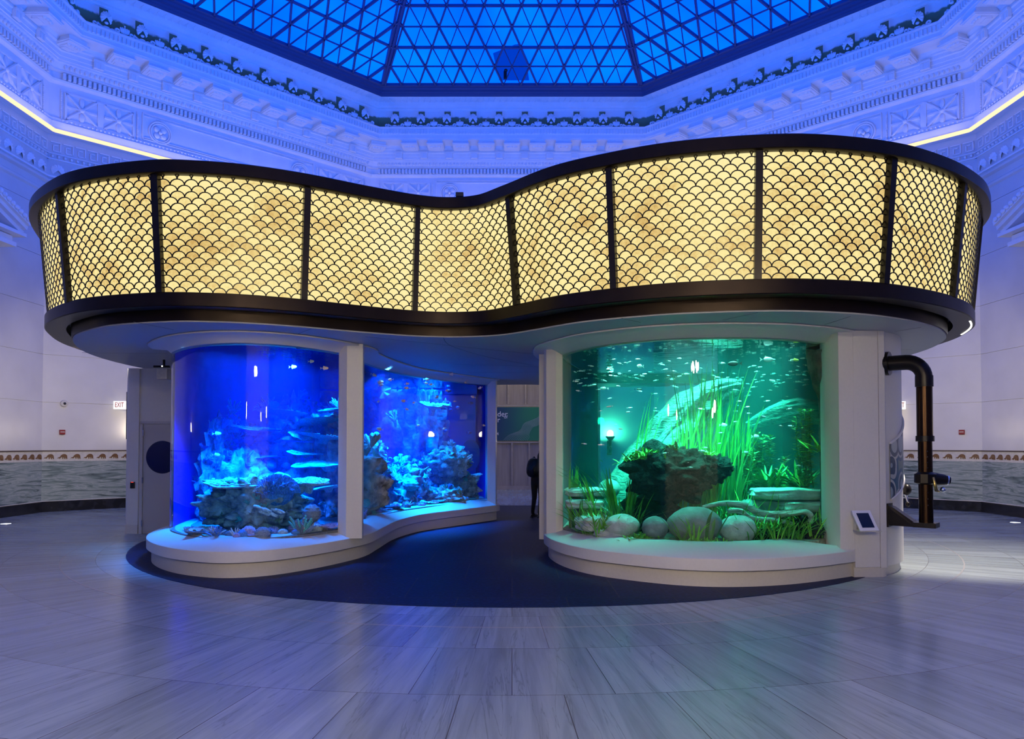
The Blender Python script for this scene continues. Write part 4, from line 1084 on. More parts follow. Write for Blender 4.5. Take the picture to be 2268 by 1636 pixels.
def c_tubes(seed):
    mb = MB(); r_ = random.Random(seed)
    for i in range(6):
        a = r_.uniform(0, 6.28); s = r_.uniform(0.05, 0.4); h = r_.uniform(0.55, 1.0)
        mb.lathe([(0.10, 0), (0.12, h * 0.6), (0.145, h), (0.10, h), (0.08, h * 0.8)], c=(s * cos(a), s * sin(a), 0), seg=10)
    return mb
def c_fuzzy(seed, n=90):
    mb = MB(); r_ = random.Random(seed); mb.ball((0, 0, 0.22), (0.46, 0.46, 0.3), 14, 10)
    for i in range(n):
        u = Vector((r_.gauss(0, 1), r_.gauss(0, 1), abs(r_.gauss(0, 1)))).normalized(); p = Vector((u.x * 0.44, u.y * 0.44, 0.22 + u.z * 0.28)); q = p + (u + Vector((0.5, 0, 0.1))).normalized() * 0.20
        mb.tube([p, (p + q) / 2 + Vector((0, 0, 0.03)), q], [0.028, 0.022, 0.012], 4)
    return mb
KINDS = [('brain_coral', c_brain(), 'domed brain coral'), ('finger_coral', c_finger(3), 'stubby finger coral'), ('finger_coral', c_finger(8, 16, 0.7), 'bushy finger coral'), ('branching_coral', c_branch(4), 'branching coral'),
         ('branching_coral', c_branch(9), 'open branching coral'), ('leather_coral', c_mushroom(1), 'ruffled leather coral'), ('lettuce_coral', c_lettuce(2), 'leafy lettuce coral'), ('lettuce_coral', c_lettuce(5), 'curled lettuce coral'),
         ('tube_sponge', c_tubes(6), 'tube sponge'), ('anemone', c_fuzzy(2), 'fuzzy anemone'), ('plate_coral', c_table(1, 2), 'small plate coral')]
KMESH = {}
def kind_mesh(i, col):
    if (i, col) not in KMESH:
        me = KINDS[i][1].mesh(KINDS[i][0], 60); me.materials.append(M['coral_' + col]); KMESH[(i, col)] = me
    return KMESH[(i, col)]
def put_coral(i, col, p, n, s, where, tilt=0.75):
    o = bpy.data.objects.new(KINDS[i][0], kind_mesh(i, col)); COL.objects.link(o)
    up = (n * tilt + Vector((0, 0, 1)) * (1.05 - tilt)).normalized(); q = up.to_track_quat('Z', 'Y')
    o.rotation_euler = (q.to_matrix() @ Matrix.Rotation(rnd.uniform(0, 6.28), 3, 'Z')).to_euler(); o.location = p - up * s * 0.06
    o.scale = (s * rnd.uniform(0.85, 1.2), s * rnd.uniform(0.85, 1.2), s * rnd.uniform(0.8, 1.15))
    lab = '%s %s %s' % (col if col != 'aqua' else 'bright aqua', KINDS[i][2], where)
    tag(o, lab, 'sponge' if 'sponge' in KINDS[i][0] else 'anemone' if 'anemone' in KINDS[i][0] else 'coral', 'corals ' + where); return o

# ---- front window
boulder = rock('reef_boulder', (-3.84, 11.2, 0.76), (0.74, 0.48, 0.42), 5, 'big pitted reef boulder standing behind the bowed front glass', amp=0.24, f=1.6, ridge=0.55, seg=110, rings=64, flat=-0.32)
# table corals crowning the boulder
def one(mb, name, m, c, s, label, cat='coral', rz=0.0, tilt=(0, 0)):
    o = mb.build(name, M[m], None, 60, loc=c); o.scale = s if hasattr(s, '__len__') else (s, s, s); o.rotation_euler = (tilt[0], tilt[1], rz); return tag(o, label, cat)
one(c_table(0.6, 1), 'table_coral', 'coral_pale', (-4.02, 11.05, 1.0), (0.60, 0.44, 0.36), 'wide flat table coral crowning the left of the front boulder', rz=0.2, tilt=(0.10, 0.0))
one(c_table(0.6, 4), 'table_coral', 'coral_pale', (-3.05, 11.3, 1.02), (0.36, 0.34, 0.32), 'small table coral jutting off the right end of the front boulder', tilt=(0.1, 0.05))
one(c_fuzzy(7, 420), 'soft_coral', 'coral_blue', (-3.40, 10.88, 0.86), (0.52, 0.42, 0.62), 'shaggy blue soft coral draped over the front boulder')
fw = MB(); r_ = random.Random(3)
for k_ in range(8):
    x0, z0 = r_.uniform(-.15, .15), r_.uniform(-.05, .08); fw.tube([(x0, 0, z0), (x0 + 0.07, -0.04, z0 - 0.01), (x0 + 0.15, -0.05, z0 - 0.045)], [0.016, 0.022, 0.017], 7); fw.ball((x0 + 0.15, -0.05, z0 - 0.045), 0.017, 6, 5)
one(fw, 'finger_coral', 'coral_pale', (-3.50, 10.62, 0.78), 1.0, 'white spreading finger coral on the shaded face of the front boulder')
one(c_brain(), 'brain_coral', 'coral_slate', (-2.86, 10.75, 0.62), (0.26, 0.26, 0.28), 'dark domed brain coral low at the right of the front boulder')
for i_ in range(44):
    j_ = int((0.22 + 0.76 * i_ / 43) * (len(G1) - 1)); q = G1[j_]; nq = G1N[j_]; d_ = rnd.uniform(.10, .42)
    put_coral(rnd.choice((0, 0, 1, 2, 3, 5, 9, 10)), rnd.choice(('pale', 'slate', 'teal', 'lilac', 'pale', 'blue')), Vector((q[0] - nq[0] * d_, q[1] - nq[1] * d_, 0.45)), Vector((0, 0, 1)), rnd.uniform(0.10, 0.20) * (1.3 if i_ > 34 else 1), 'in the rubble row at the foot of the front glass')
for p, n in surf_pts(boulder, 34, Vector((-0.25, -0.75, 0.6)).normalized(), 0.55):
    put_coral(rnd.choice((0, 1, 2, 5, 6, 10)), rnd.choice(('teal', 'pale', 'slate', 'olive')), p, n, rnd.uniform(0.05, 0.10), 'encrusting the front boulder')
# ---- ridge behind with stacked plate corals
ridge = rock('reef_ridge', (-3.75, 13.4, 0.95), (1.25, 0.6, 0.95), 9, 'long reef ridge behind the front boulder', amp=0.30, f=1.5, ridge=0.4, flat=-0.5)
ridge2 = rock('reef_ridge', (-3.05, 13.2, 1.25), (0.42, 0.5, 0.95), 14, 'steep reef ridge rising behind the window post', amp=0.22, f=1.6, ridge=0.4, flat=-0.8)
PL = [(-3.05, 12.55, 1.42, .62, 'aqua', 'lowest broad bright plate coral beside the window post'), (-3.5, 12.75, 1.62, .42, 'teal', 'round teal plate coral left of the lowest broad plate'), (-3.2, 12.8, 1.86, .58, 'teal', 'second broad plate coral up the ridge'),
      (-3.75, 12.95, 1.80, .36, 'blue', 'small blue plate coral at mid ridge'), (-3.3, 13.0, 2.12, .62, 'teal', 'third broad plate coral up the ridge'), (-2.95, 12.9, 2.38, .40, 'blue', 'topmost plate coral on the ridge beside the window post'),
      (-4.45, 13.0, 1.55, .55, 'blue', 'wide dim plate coral at the left of the ridge'), (-4.55, 13.1, 2.02, .60, 'blue', 'upper dim plate coral at the left of the ridge'), (-4.0, 13.1, 2.30, .50, 'slate', 'thin slate plate coral high at mid ridge'), (-4.7, 12.6, 1.05, .45, 'blue', 'low blue plate coral behind the left of the boulder'),
      (-2.95, 12.1, 1.08, .38, 'pale', 'pale plate coral just above the right end of the boulder')]
for i_, (x, y, z, s, col, lab) in enumerate(PL):
    one(c_table(1.2, i_ + 3), 'plate_coral', 'coral_' + col, (x, y, z - 0.12), (s, s * 0.8, s * 0.42), lab, rz=i_ * 1.1, tilt=(0.14, 0.0))
for p, n in surf_pts(ridge, 26, Vector((0, -0.8, 0.6)), 0.35) + surf_pts(ridge2, 16, Vector((-0.3, -0.8, 0.4)), 0.35):
    put_coral(rnd.randrange(11), rnd.choice(('teal', 'blue', 'slate', 'pale')), p, n, rnd.uniform(0.10, 0.22), 'growing on the ridge behind the front boulder')
ridge3 = rock('reef_ridge', (-4.65, 12.75, 0.85), (0.55, 0.6, 0.75), 21, 'low dim reef ridge at the left edge of the front glass', amp=0.3, f=2.0, flat=-0.40)
for p, n in surf_pts(ridge3, 16, Vector((0, -0.8, 0.6)), 0.3):
    put_coral(rnd.randrange(11), rnd.choice(('blue', 'slate', 'blue', 'teal')), p, n, rnd.uniform(0.10, 0.22), 'on the low ridge at the left of the front glass')
ridge4 = rock('reef_ridge', (-5.02, 13.2, 1.05), (0.26, 1.0, 1.1), 27, 'dim reef bank along the left inner wall of the front window', amp=0.3, f=2.2, flat=-0.6)
for p, n in surf_pts(ridge4, 40, Vector((0.75, -0.5, 0.4)).normalized(), 0.2): put_coral(rnd.randrange(11), rnd.choice(('blue', 'slate', 'blue', 'teal')), p, n, rnd.uniform(0.12, 0.26), 'on the dim bank at the left of the front window')
ridge5 = rock('reef_ridge', (-4.2, 14.6, 1.25), (0.9, 0.4, 1.25), 29, 'dim reef ridge far back in the front window', amp=0.3, f=2.0, ridge=0.4, flat=-0.8)
for p, n in surf_pts(ridge5, 40, Vector((0.0, -0.8, 0.5)).normalized(), 0.2): put_coral(rnd.choice((2, 3, 4, 6, 7, 10, 10)), rnd.choice(('blue', 'slate', 'blue', 'teal')), p, n, rnd.uniform(0.16, 0.36), 'on the dim ridge far back in the front window')
# ---- side window
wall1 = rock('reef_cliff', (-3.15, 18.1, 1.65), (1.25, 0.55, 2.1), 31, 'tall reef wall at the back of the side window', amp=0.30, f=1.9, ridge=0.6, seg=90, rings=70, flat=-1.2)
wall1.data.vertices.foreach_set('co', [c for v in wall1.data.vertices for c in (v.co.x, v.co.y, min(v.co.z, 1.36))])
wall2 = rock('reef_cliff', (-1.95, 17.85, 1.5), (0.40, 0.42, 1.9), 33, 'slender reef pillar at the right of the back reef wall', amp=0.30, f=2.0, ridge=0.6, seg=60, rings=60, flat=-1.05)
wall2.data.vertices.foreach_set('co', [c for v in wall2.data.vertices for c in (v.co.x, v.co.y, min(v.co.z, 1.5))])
pile = rock('reef_pile', (-2.98, 14.9, 0.78), (0.55, 1.25, 0.92), 41, 'high coral covered pile behind the side window next to the post', amp=0.28, f=1.8, flat=-0.33)
pile2 = rock('reef_pile', (-2.40, 16.2, 0.66), (0.72, 0.75, 0.66), 43, 'middle coral covered pile behind the side window', amp=0.28, f=1.8, flat=-0.21)
outc = rock('reef_outcrop', (-1.42, 16.95, 1.30), (0.50, 0.36, 0.34), 45, 'overhanging coral outcrop at the right of the side window', amp=0.25, f=1.8)
cave = rock('reef_cave_rock', (-1.45, 17.25, 0.72), (0.62, 0.42, 0.42), 47, 'hollowed rock under the coral outcrop', amp=0.4, f=2.0, ridge=0.6, flat=-0.27)
low = rock('reef_rubble', (-1.55, 16.45, 0.55), (0.45, 0.40, 0.22), 49, 'low rubble mound in front of the hollowed rock', amp=0.3, f=2.0, flat=-0.1)
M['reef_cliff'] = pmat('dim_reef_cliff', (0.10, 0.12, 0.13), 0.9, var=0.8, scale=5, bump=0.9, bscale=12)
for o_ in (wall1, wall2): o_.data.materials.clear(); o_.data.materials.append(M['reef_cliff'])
DIR = Vector((0.35, -0.75, 0.55)).normalized()
COLS = ('pale', 'pale', 'teal', 'teal', 'lilac', 'slate', 'aqua', 'olive', 'blue')
for src, n, a, b, where in ((pile, 110, .07, .17, 'on the high pile by the window post'), (pile2, 105, .07, .17, 'on the middle pile of the side window'), (outc, 56, .07, .14, 'on the overhanging outcrop'), (cave, 26, .07, .14, 'on the hollowed rock under the outcrop'), (low, 34, .06, .12, 'on the low rubble mound'), (wall1, 22, .14, .30, 'on the tall back reef wall'), (wall2, 10, .10, .22, 'on the slender reef pillar')):
    for p, n_ in surf_pts(src, n, DIR, 0.30):
        put_coral(rnd.randrange(11), rnd.choice(COLS if src is not outc else ('pale', 'pale', 'teal')), p, n_, rnd.uniform(a, b), where)
for p, n_ in surf_pts(pile, 60, Vector((0.85, -0.45, 0.2)).normalized(), 0.45): put_coral(rnd.randrange(11), rnd.choice(COLS), p, n_, rnd.uniform(.08, .18), 'on the high pile by the window post')
# rubble row along the foot of the side pane
for i_ in range(40):
    j_ = int((0.03 + 0.94 * i_ / 39) * (len(G2) - 1)); q = G2[j_]; nq = G2N[j_]
    put_coral(rnd.choice((0, 0, 1, 2, 5, 9, 10)), rnd.choice(('pale', 'teal', 'slate', 'lilac')), Vector((q[0] - nq[0] * rnd.uniform(.12, .3), q[1] - nq[1] * rnd.uniform(.12, .3), 0.46)), Vector((0, 0, 1)), rnd.uniform(0.09, 0.2), 'in the rubble along the foot of the side glass')
one(c_table(0.8, 7), 'plate_coral', 'coral_pale', (-1.80, 16.75, 2.42), (0.36, 0.30, 0.45), 'pale shelf coral jutting from the slender reef pillar', tilt=(0.15, 0.1))
one(c_branch(12), 'branching_coral', 'coral_teal', (-2.62, 17.0, 2.1), 0.5, 'bushy branching coral high on the back reef wall')
one(c_brain(), 'brain_coral', 'coral_aqua', (-2.06, 15.35, 0.78), (0.30, 0.26, 0.28), 'smooth bright aqua coral dome on the middle pile')
one(c_lettuce(9), 'lettuce_coral', 'coral_pale', (-2.55, 13.6, 1.62), 0.30, 'pale curled coral at the top of the high pile')
# ---- reef fish
def fish_mesh(L, H, m, name='fish'):
    mb = MB(); mb.ball((0, 0, 0), (L * 0.42, H * 0.28, H * 0.5), 12, 8, fn=lambda u: 1 - 0.25 * max(0, -u.x) ** 2)
    mb.add([(-L * .36, 0, 0), (-L * .62, 0.0, H * .40), (-L * .54, 0, 0), (-L * .62, 0, -H * .40), (-L * .36, H * .05, 0)], [(0, 1, 2), (0, 2, 3), (4, 2, 1), (4, 3, 2)])
    mb.add([(L * .12, 0, H * .42), (-L * .2, 0, H * .68), (-L * .26, 0, H * .30), (-L * .06, H * .03, H * .4)], [(0, 1, 2), (0, 3, 1), (3, 2, 1)])
    mb.add([(L * .05, 0, -H * .44), (-L * .18, 0, -H * .66), (-L * .22, 0, -H * .34), (-L * .06, H * .03, -H * .4)], [(0, 2, 1), (0, 1, 3), (3, 1, 2)])
    me = mb.mesh(name, 60); me.materials.append(m); return me
M['orange_fish'] = pmat('orange_fish', (0.95, 0.72, 0.60), 0.4); M['blue_fish'] = pmat('dark_blue_fish', (0.03, 0.06, 0.30), 0.4)
of = fish_mesh(0.11, 0.045, M['orange_fish'], 'reef_fish'); bf = fish_mesh(0.12, 0.06, M['blue_fish'], 'reef_fish')
def put_fish(me, p, rz, label, group, s=1.0, tilt=0.0):
    o = bpy.data.objects.new('fish', me); COL.objects.link(o); o.location = p; o.rotation_euler = (0, tilt, rz); o.scale = (s, s, s); return tag(o, label, 'fish', group)
for i_ in range(30):
    x_ = rnd.uniform(815, 1075); Y_ = rnd.uniform(15.2, 16.3) if x_ > 960 else rnd.uniform(13.6, 15); y_ = rnd.uniform(822, 890) if i_ < 24 else rnd.uniform(890, 960)
    if x_ < 900: Y_ = 12.9 + (x_ - 806) / 80
    put_fish(of, at(x_, y_, Y_), rnd.uniform(-.6, .6) + (pi if rnd.random() < .5 else 0), 'tiny pale orange fish near the top of the side window', 'tiny orange fish in the side window', rnd.uniform(0.7, 1.2), rnd.uniform(-.4, .4))
for i_ in range(9):
    put_fish(bf, at(rnd.uniform(975, 1050), rnd.uniform(850, 965), rnd.uniform(16.2, 16.9)), rnd.uniform(-.5, .5), 'small dark blue fish before the blue panel in the side window', 'dark blue fish in the side window', rnd.uniform(0.7, 1.2))
for (x_, y_) in ((580, 771), (600, 775), (640, 773), (660, 774), (650, 812), (720, 815), (690, 800), (482, 960), (480, 1007)):
    put_fish(of, at(x_, y_, 10.8 if y_ < 900 else 11.6), rnd.uniform(-.3, .3), 'slim pale fish high in the front window', 'slim pale fish in the front window', rnd.uniform(0.9, 1.4))
# ================================================================== inside the river tank
rv = random.Random(23)
M['dark_rock'] = pmat('dark_river_rock', (0.003, 0.009, 0.008), 0.75, spec=0.15, var=0.9, scale=9, bump=1.0, bscale=22)
M['cobble'] = pmat('smooth_cobble', (0.16, 0.19, 0.20), 0.6, var=0.30, scale=9, bump=0.2, bscale=30)
M['pale_stone'] = pmat('pale_river_stone', (0.40, 0.44, 0.42), 0.65, var=0.25, scale=7, bump=0.4, bscale=18)
M['drift'] = pmat('grey_driftwood', (0.34, 0.37, 0.34), 0.8, var=0.5, scale=3, bump=0.9, bscale=5, stretch=(1.5, 9, 9))
M['bark'] = pmat('dark_bark', (0.07, 0.065, 0.05), 0.9, var=0.7, scale=8, bump=1.0, bscale=14)
def leaf_mat(name, c):
    m = pmat(name, c, 0.5, var=0.45, scale=5); b = m.node_tree.nodes['Principled BSDF']; return m
M['grass'] = leaf_mat('water_grass', (0.09, 0.32, 0.03)); M['grass_dark'] = leaf_mat('dark_water_grass', (0.025, 0.15, 0.02)); M['leaf'] = leaf_mat('bright_leaf', (0.16, 0.46, 0.04)); M['fern'] = leaf_mat('water_fern', (0.04, 0.26, 0.02)); M['stem'] = leaf_mat('stem_plant', (0.14, 0.34, 0.08))
rock('overhang_rock', (2.28, 10.75, 1.28), (0.60, 0.46, 0.41), 61, 'large black rugged rock overhanging the middle of the river tank', m='dark_rock', amp=0.20, f=1.35, ridge=0.5, seg=120, rings=80)
rock('knob_rock', (2.86, 10.62, 1.36), (0.24, 0.22, 0.19), 63, 'pale speckled lump on the right shoulder of the black rock', m='dark_rock', amp=0.25, f=2.0, ridge=0.4)
rock('pedestal_rock', (2.02, 10.95, 0.68), (0.46, 0.36, 0.30), 65, 'dark stone pedestal under the black rock', m='dark_rock', amp=0.25, f=1.8, flat=-0.24)
for c, r, sd, lab, mm in (((1.50, 10.25, 0.60), (0.24, 0.20, 0.16), 1, 'pale oval cobble, leftmost of the front row', 'pale_stone'), ((1.90, 9.98, 0.60), (0.175, 0.16, 0.155), 2, 'small grey round cobble between the pale one and the big one', 'cobble'),
        ((2.42, 9.98, 0.64), (0.36, 0.26, 0.24), 3, 'biggest grey cobble in the middle of the front row', 'cobble'), ((2.98, 9.95, 0.58), (0.25, 0.22, 0.19), 4, 'pale mottled cobble right of the biggest cobble', 'pale_stone'),
        ((1.48, 11.45, 1.03), (0.17, 0.16, 0.15), 5, 'round green cobble up on the left stones', 'cobble')):
    rock('cobble', c, r, sd + 70, lab, m=mm, amp=0.06, f=1.2, ridge=0.0, seg=36, rings=24)
def slab(c, d, seed, label, m='pale_stone', rz=0.0):
    mb = MB(); mb.ball((0, 0, 0), d, 44, 28, fn=lambda u: (1 / max(1e-3, (abs(u.x) ** 5 + abs(u.y) ** 5 + abs(u.z) ** 5) ** 0.2)) * (1 + 0.10 * MN.fractal(u * 2.5 + Vector((seed, 0, 0)), 0.9, 2, 4)) , rot=Matrix.Rotation(rz, 3, 'Z'))
    return tag(mb.build('stone_slab', M[m], None, 60, loc=c), label, 'stone')
slab((1.12, 11.35, 0.99), (0.30, 0.28, 0.065), 1, 'top flat pale slab at the left behind the grass', rz=0.1); slab((1.08, 11.15, 0.83), (0.28, 0.30, 0.07), 2, 'second flat slab at the left', 'pale_stone', -0.1)
slab((1.32, 11.35, 0.62), (0.38, 0.30, 0.13), 3, 'thick lower slab at the left'); slab((1.22, 10.60, 0.60), (0.30, 0.24, 0.10), 4, 'pale front slab at the left corner of the glass', rz=0.4); slab((1.36, 10.30, 0.50), (0.22, 0.16, 0.05), 5, 'thin pale slab lying at the left foot of the glass', rz=-0.5)
slab((3.92, 10.75, 1.00), (0.50, 0.24, 0.085), 6, 'upper long slab at the right', rz=0.05); slab((4.12, 10.70, 0.83), (0.36, 0.22, 0.075), 7, 'second long slab at the right under the upper one', rz=0.08); slab((4.18, 10.70, 0.62), (0.34, 0.24, 0.13), 8, 'dark thick slab lowest at the right', 'dark_rock')
slab((3.55, 10.80, 0.72), (0.26, 0.20, 0.20), 9, 'rough block carrying the left end of the upper slab', 'cobble')
rock('root_mass', (3.95, 10.20, 0.55), (0.34, 0.2, 0.14), 81, 'dark root mass at the right foot of the glass', cat='roots', m='dark_rock', amp=0.4, f=2.5, ridge=0.8, flat=-0.1)
rock('front_stone', (3.35, 9.98, 0.50), (0.26, 0.14, 0.08), 83, 'low dark stone among the front grass at right', m='dark_rock', amp=0.3, f=2.0, flat=-0.05)
def knotty(pts, rad, m, name, label, cat, seg=18, rough=0.12, seed=0, parent=None):
    pts = catmull([tuple(p) for p in pts], False, 8); n = len(pts); R_i = [rad[0]] * n
    for i in range(n):
        t = i / (n - 1) * (len(rad) - 1); k_ = min(int(t), len(rad) - 2); R_i[i] = rad[k_] + (rad[k_ + 1] - rad[k_]) * (t - k_)
    mb = MB(); mb.tube(pts, R_i, seg)
    vs_ = []
    for i, v in enumerate(mb.v):
        s_ = i // seg; cpt = Vector(pts[s_]); d = Vector(v) - cpt; a_ = (i % seg) / seg * 2 * pi
        q = MN.fractal(Vector((cos(a_) * 1.6 + seed, sin(a_) * 1.6, s_ * 0.10)), 0.8, 2.1, 4) * rough * 2.2 + rough * sin(a_ * 5 + seed) * 0.5 - rough * 1.8 * max(0.0, MN.noise(Vector((cos(a_) * 5 + seed, sin(a_) * 5, s_ * 0.07)))) 
        vs_.append(tuple(cpt + d * (1 + q)))
    mb.v = vs_; o = mb.build(name, M[m], parent, 70)
    return tag(o, label, cat) if parent is None else o
knotty([(2.02, 12.1, 0.4), (2.10, 12.05, 1.1), (2.40, 12.0, 1.75), (2.78, 12.0, 2.20), (3.25, 12.05, 2.52), (3.72, 12.15, 2.66)], [0.46, 0.44, 0.36, 0.30, 0.22, 0.10], 'drift', 'driftwood_log', 'big pale driftwood log leaning up behind the black rock', 'log', 64, 0.12, 3)
knotty([(2.15, 11.75, 1.1), (2.42, 11.7, 1.62), (2.75, 11.72, 1.92), (3.02, 11.8, 2.06)], [0.20, 0.19, 0.14, 0.05], 'drift', 'driftwood_log', 'split driftwood limb under the big leaning log', 'log', 40, 0.12, 9)
knotty([(4.05, 12.9, 2.02), (4.4, 12.8, 2.18), (4.85, 12.7, 2.30), (5.32, 12.6, 2.22)], [0.07, 0.15, 0.20, 0.17], 'drift', 'driftwood_log', 'shorter driftwood log jutting from the right side wall', 'log', 56, 0.12, 7)
knotty([at(1556, 1122, 10.15), at(1600, 1115, 10.2), at(1648, 1119, 10.2), at(1690, 1138, 10.15), at(1745, 1137, 10.1), at(1785, 1134, 10.1), at(1797, 1146, 10.08), at(1788, 1163, 10.06)], [0.02, 0.04, 0.05, 0.048, 0.045, 0.04, 0.035, 0.02], 'drift', 'driftwood_branch', 'pale crooked driftwood branch lying across the right stones', 'branch', 10, 0.12, 2)
knotty([at(1612, 1132, 10.12), at(1640, 1132, 10.12), at(1665, 1148, 10.1), at(1720, 1152, 10.08), at(1760, 1160, 10.08)], [0.03, 0.045, 0.04, 0.035, 0.02], 'drift', 'driftwood_branch', 'second driftwood branch below the crooked one', 'branch', 10, 0.12, 4)
knotty([(4.42, 10.40, 0.45), (4.44, 10.38, 1.2), (4.42, 10.36, 2.0), (4.40, 10.34, 2.45), (4.34, 10.30, 2.75), (4.36, 10.28, 2.98)], [0.17, 0.15, 0.15, 0.19, 0.25, 0.26], 'bark', 'tree_trunk', 'dark bark covered trunk at the right edge of the river glass', 'trunk', 20, 0.14, 5)

def blade(mb, p, d, L, wdt, bend, n=7, curl=0.0):
    """one ribbon leaf with a shallow keel"""
    p = Vector(p); d = Vector(d).normalized(); side = d.cross(Vector((0, 0, 1))); 
    if side.length < 0.1: side = Vector((cos(bend.x * 7), sin(bend.x * 7), 0))
    side.normalize(); rows = []
    pos = p.copy(); dirv = d.copy()
    for i in range(n + 1):
        f = i / n; w_ = wdt * (0.55 + 0.9 * f) * (1 - f ** 3) + 0.0015
        k_ = dirv.cross(side).normalized() * w_ * 0.35
        rows.append([pos - side * w_, pos + k_, pos + side * w_])
        dirv = (dirv + bend / n).normalized(); pos = pos + dirv * (L / n)
    base = len(mb.v); mb.grid(rows); return mb
def tuft(p, n, L0, L1, wdt, lean, label, m='grass', name='grass_tuft', group=None, spread=0.06, droop=0.9, toward=(0, 0, 0), cat='plant'):
    mb = MB()
    for _ in range(n):
        a = rv.uniform(0, 6.28); q = rv.uniform(0, spread); l_ = rv.uniform(*lean)
        d = Vector((cos(a) * l_, sin(a) * l_, 1)) + Vector(toward); bend = Vector((cos(a), sin(a), -0.8)) * rv.uniform(0.1, droop)
        blade(mb, (q * cos(a), q * sin(a), 0), d, rv.uniform(L0, L1), wdt * rv.uniform(0.7, 1.3), bend)
    o = mb.build(name, M[m], None, 60, loc=p); return tag(o, label, cat, group)
# low grass in front: every tuft on its own
TF_ = [(1290, 1168, 10.75, 16), (1306, 1162, 10.6, 18), (1325, 1178, 10.3, 20), (1352, 1172, 10.35, 22), (1368, 1140, 10.7, 24), (1345, 1130, 10.95, 16), (1385, 1110, 11.1, 20), (1410, 1120, 11.2, 18), (1510, 1188, 9.82, 16), (1538, 1192, 9.78, 20), (1660, 1190, 9.85, 20), (1688, 1192, 9.82, 26), (1718, 1193, 9.85, 26), (1745, 1190, 9.9, 24), (1770, 1188, 9.98, 22),
       (1800, 1186, 10.05, 18), (1826, 1184, 10.12, 16), (1640, 1150, 10.4, 20), (1690, 1135, 10.45, 22), (1720, 1128, 10.45, 18), (1615, 1125, 10.6, 22), (1575, 1118, 10.7, 18), (1288, 1120, 11.1, 14), (1282, 1140, 11.0, 12), (1340, 1168, 10.42, 26), (1362, 1160, 10.5, 28), (1388, 1150, 10.62, 28), (1330, 1150, 10.7, 22), (1405, 1140, 10.75, 24), (1310, 1170, 10.5, 22), (1300, 1172, 10.62, 20), (1375, 1130, 10.9, 24), (1290, 1140, 10.85, 18),
       (1670, 1175, 10.0, 22), (1700, 1180, 9.98, 24), (1732, 1178, 10.02, 24), (1762, 1172, 10.12, 20), (1625, 1140, 10.45, 24), (1600, 1130, 10.55, 22), (1655, 1128, 10.6, 22), (1585, 1110, 10.75, 20)]
for i_, (x, y, Y, n) in enumerate(TF_):
    p = at(x, y, Y); p.z = 0.45
    left = x < 1450
    tuft(p, n, 0.20, 0.46 if y > 1150 else 0.70, 0.010, (0.1, 0.7), 'arching grass tuft rooted by the glass at the %s of the river tank' % ('left' if left else 'right'), 'grass' if i_ % 3 else 'leaf', group='grass tufts at the %s of the river tank' % ('left' if left else 'right'), spread=0.09)
# tall ribbon grass
VT = [(1508, 11.0, 2.45, 12), (1530, 11.2, 2.6, 14), (1552, 11.1, 2.3, 14), (1575, 11.0, 2.6, 16), (1595, 11.2, 2.4, 16), (1618, 11.1, 2.2, 16), (1640, 11.25, 2.0, 14), (1560, 11.5, 2.7, 12), (1605, 11.55, 2.6, 12), (1585, 10.8, 1.5, 14), (1630, 10.9, 1.4, 14), (1540, 10.95, 1.9, 10)]
for i_, (x, Y, H, n) in enumerate(VT):
    p = at(x, 1110, Y); p.z = 0.45; mb = MB()
    for _ in range(n):
        a = rv.uniform(0, 6.28); q = rv.uniform(0, 0.10); h = H * rv.uniform(0.55, 1.0)
        bl = blade(mb, (q * cos(a), q * sin(a), 0), (cos(a) * 0.07 + 0.03, sin(a) * 0.05, 1), h, rv.uniform(0.010, 0.017), Vector((rv.uniform(-.35, .6), rv.uniform(-.2, .2), -0.12)) * rv.uniform(0.2, 1.0), 12)
    o = mb.build('ribbon_grass', M['grass' if i_ % 3 == 0 else 'grass_dark'], None, 60, loc=p); tag(o, 'tall ribbon grass clump rising right of the black rock', 'plant', 'tall ribbon grass clumps right of the black rock')
for i_, (x, Y, H, n, bx, lab) in enumerate(((1402, 11.3, 2.1, 12, 0.2, 'slender ribbon grass left of the big log'), (1418, 11.35, 2.3, 10, 0.9, 'ribbon grass with long bent tips left of the big log'), (1345, 11.2, 1.3, 10, -0.8, 'thin trailing grass behind the left stones'), (1372, 11.0, 1.2, 9, -0.6, 'thin leaning grass left of the black rock'), (1268, 11.3, 1.0, 12, 0.05, 'upright grass at the far left edge of the glass'), (1275, 11.6, 0.9, 8, 0.05, 'pale upright grass next to the left edge'), (1318, 10.9, 0.85, 22, -0.3, 'dense green grass bunch behind the pale front slab'), (1362, 10.75, 0.95, 26, -0.2, 'dense green grass bunch behind the pale cobble'), (1392, 10.7, 0.9, 22, 0.15, 'dense green grass bunch against the left of the black rock'))):
    p = at(x, 1100, Y); p.z = 0.45; mb = MB()
    for _ in range(n):
        blade(mb, (rv.uniform(-.05, .05), rv.uniform(-.05, .05), 0), (bx * 0.25 + rv.uniform(-.05, .05), 0, 1), H * rv.uniform(0.65, 1.0), rv.uniform(0.014, 0.022), Vector((bx * rv.uniform(0.4, 1.5), rv.uniform(-.2, .2), -0.25 * abs(bx))), 14)
    tag(mb.build('ribbon_grass', M['grass'], None, 60, loc=p), lab, 'plant')
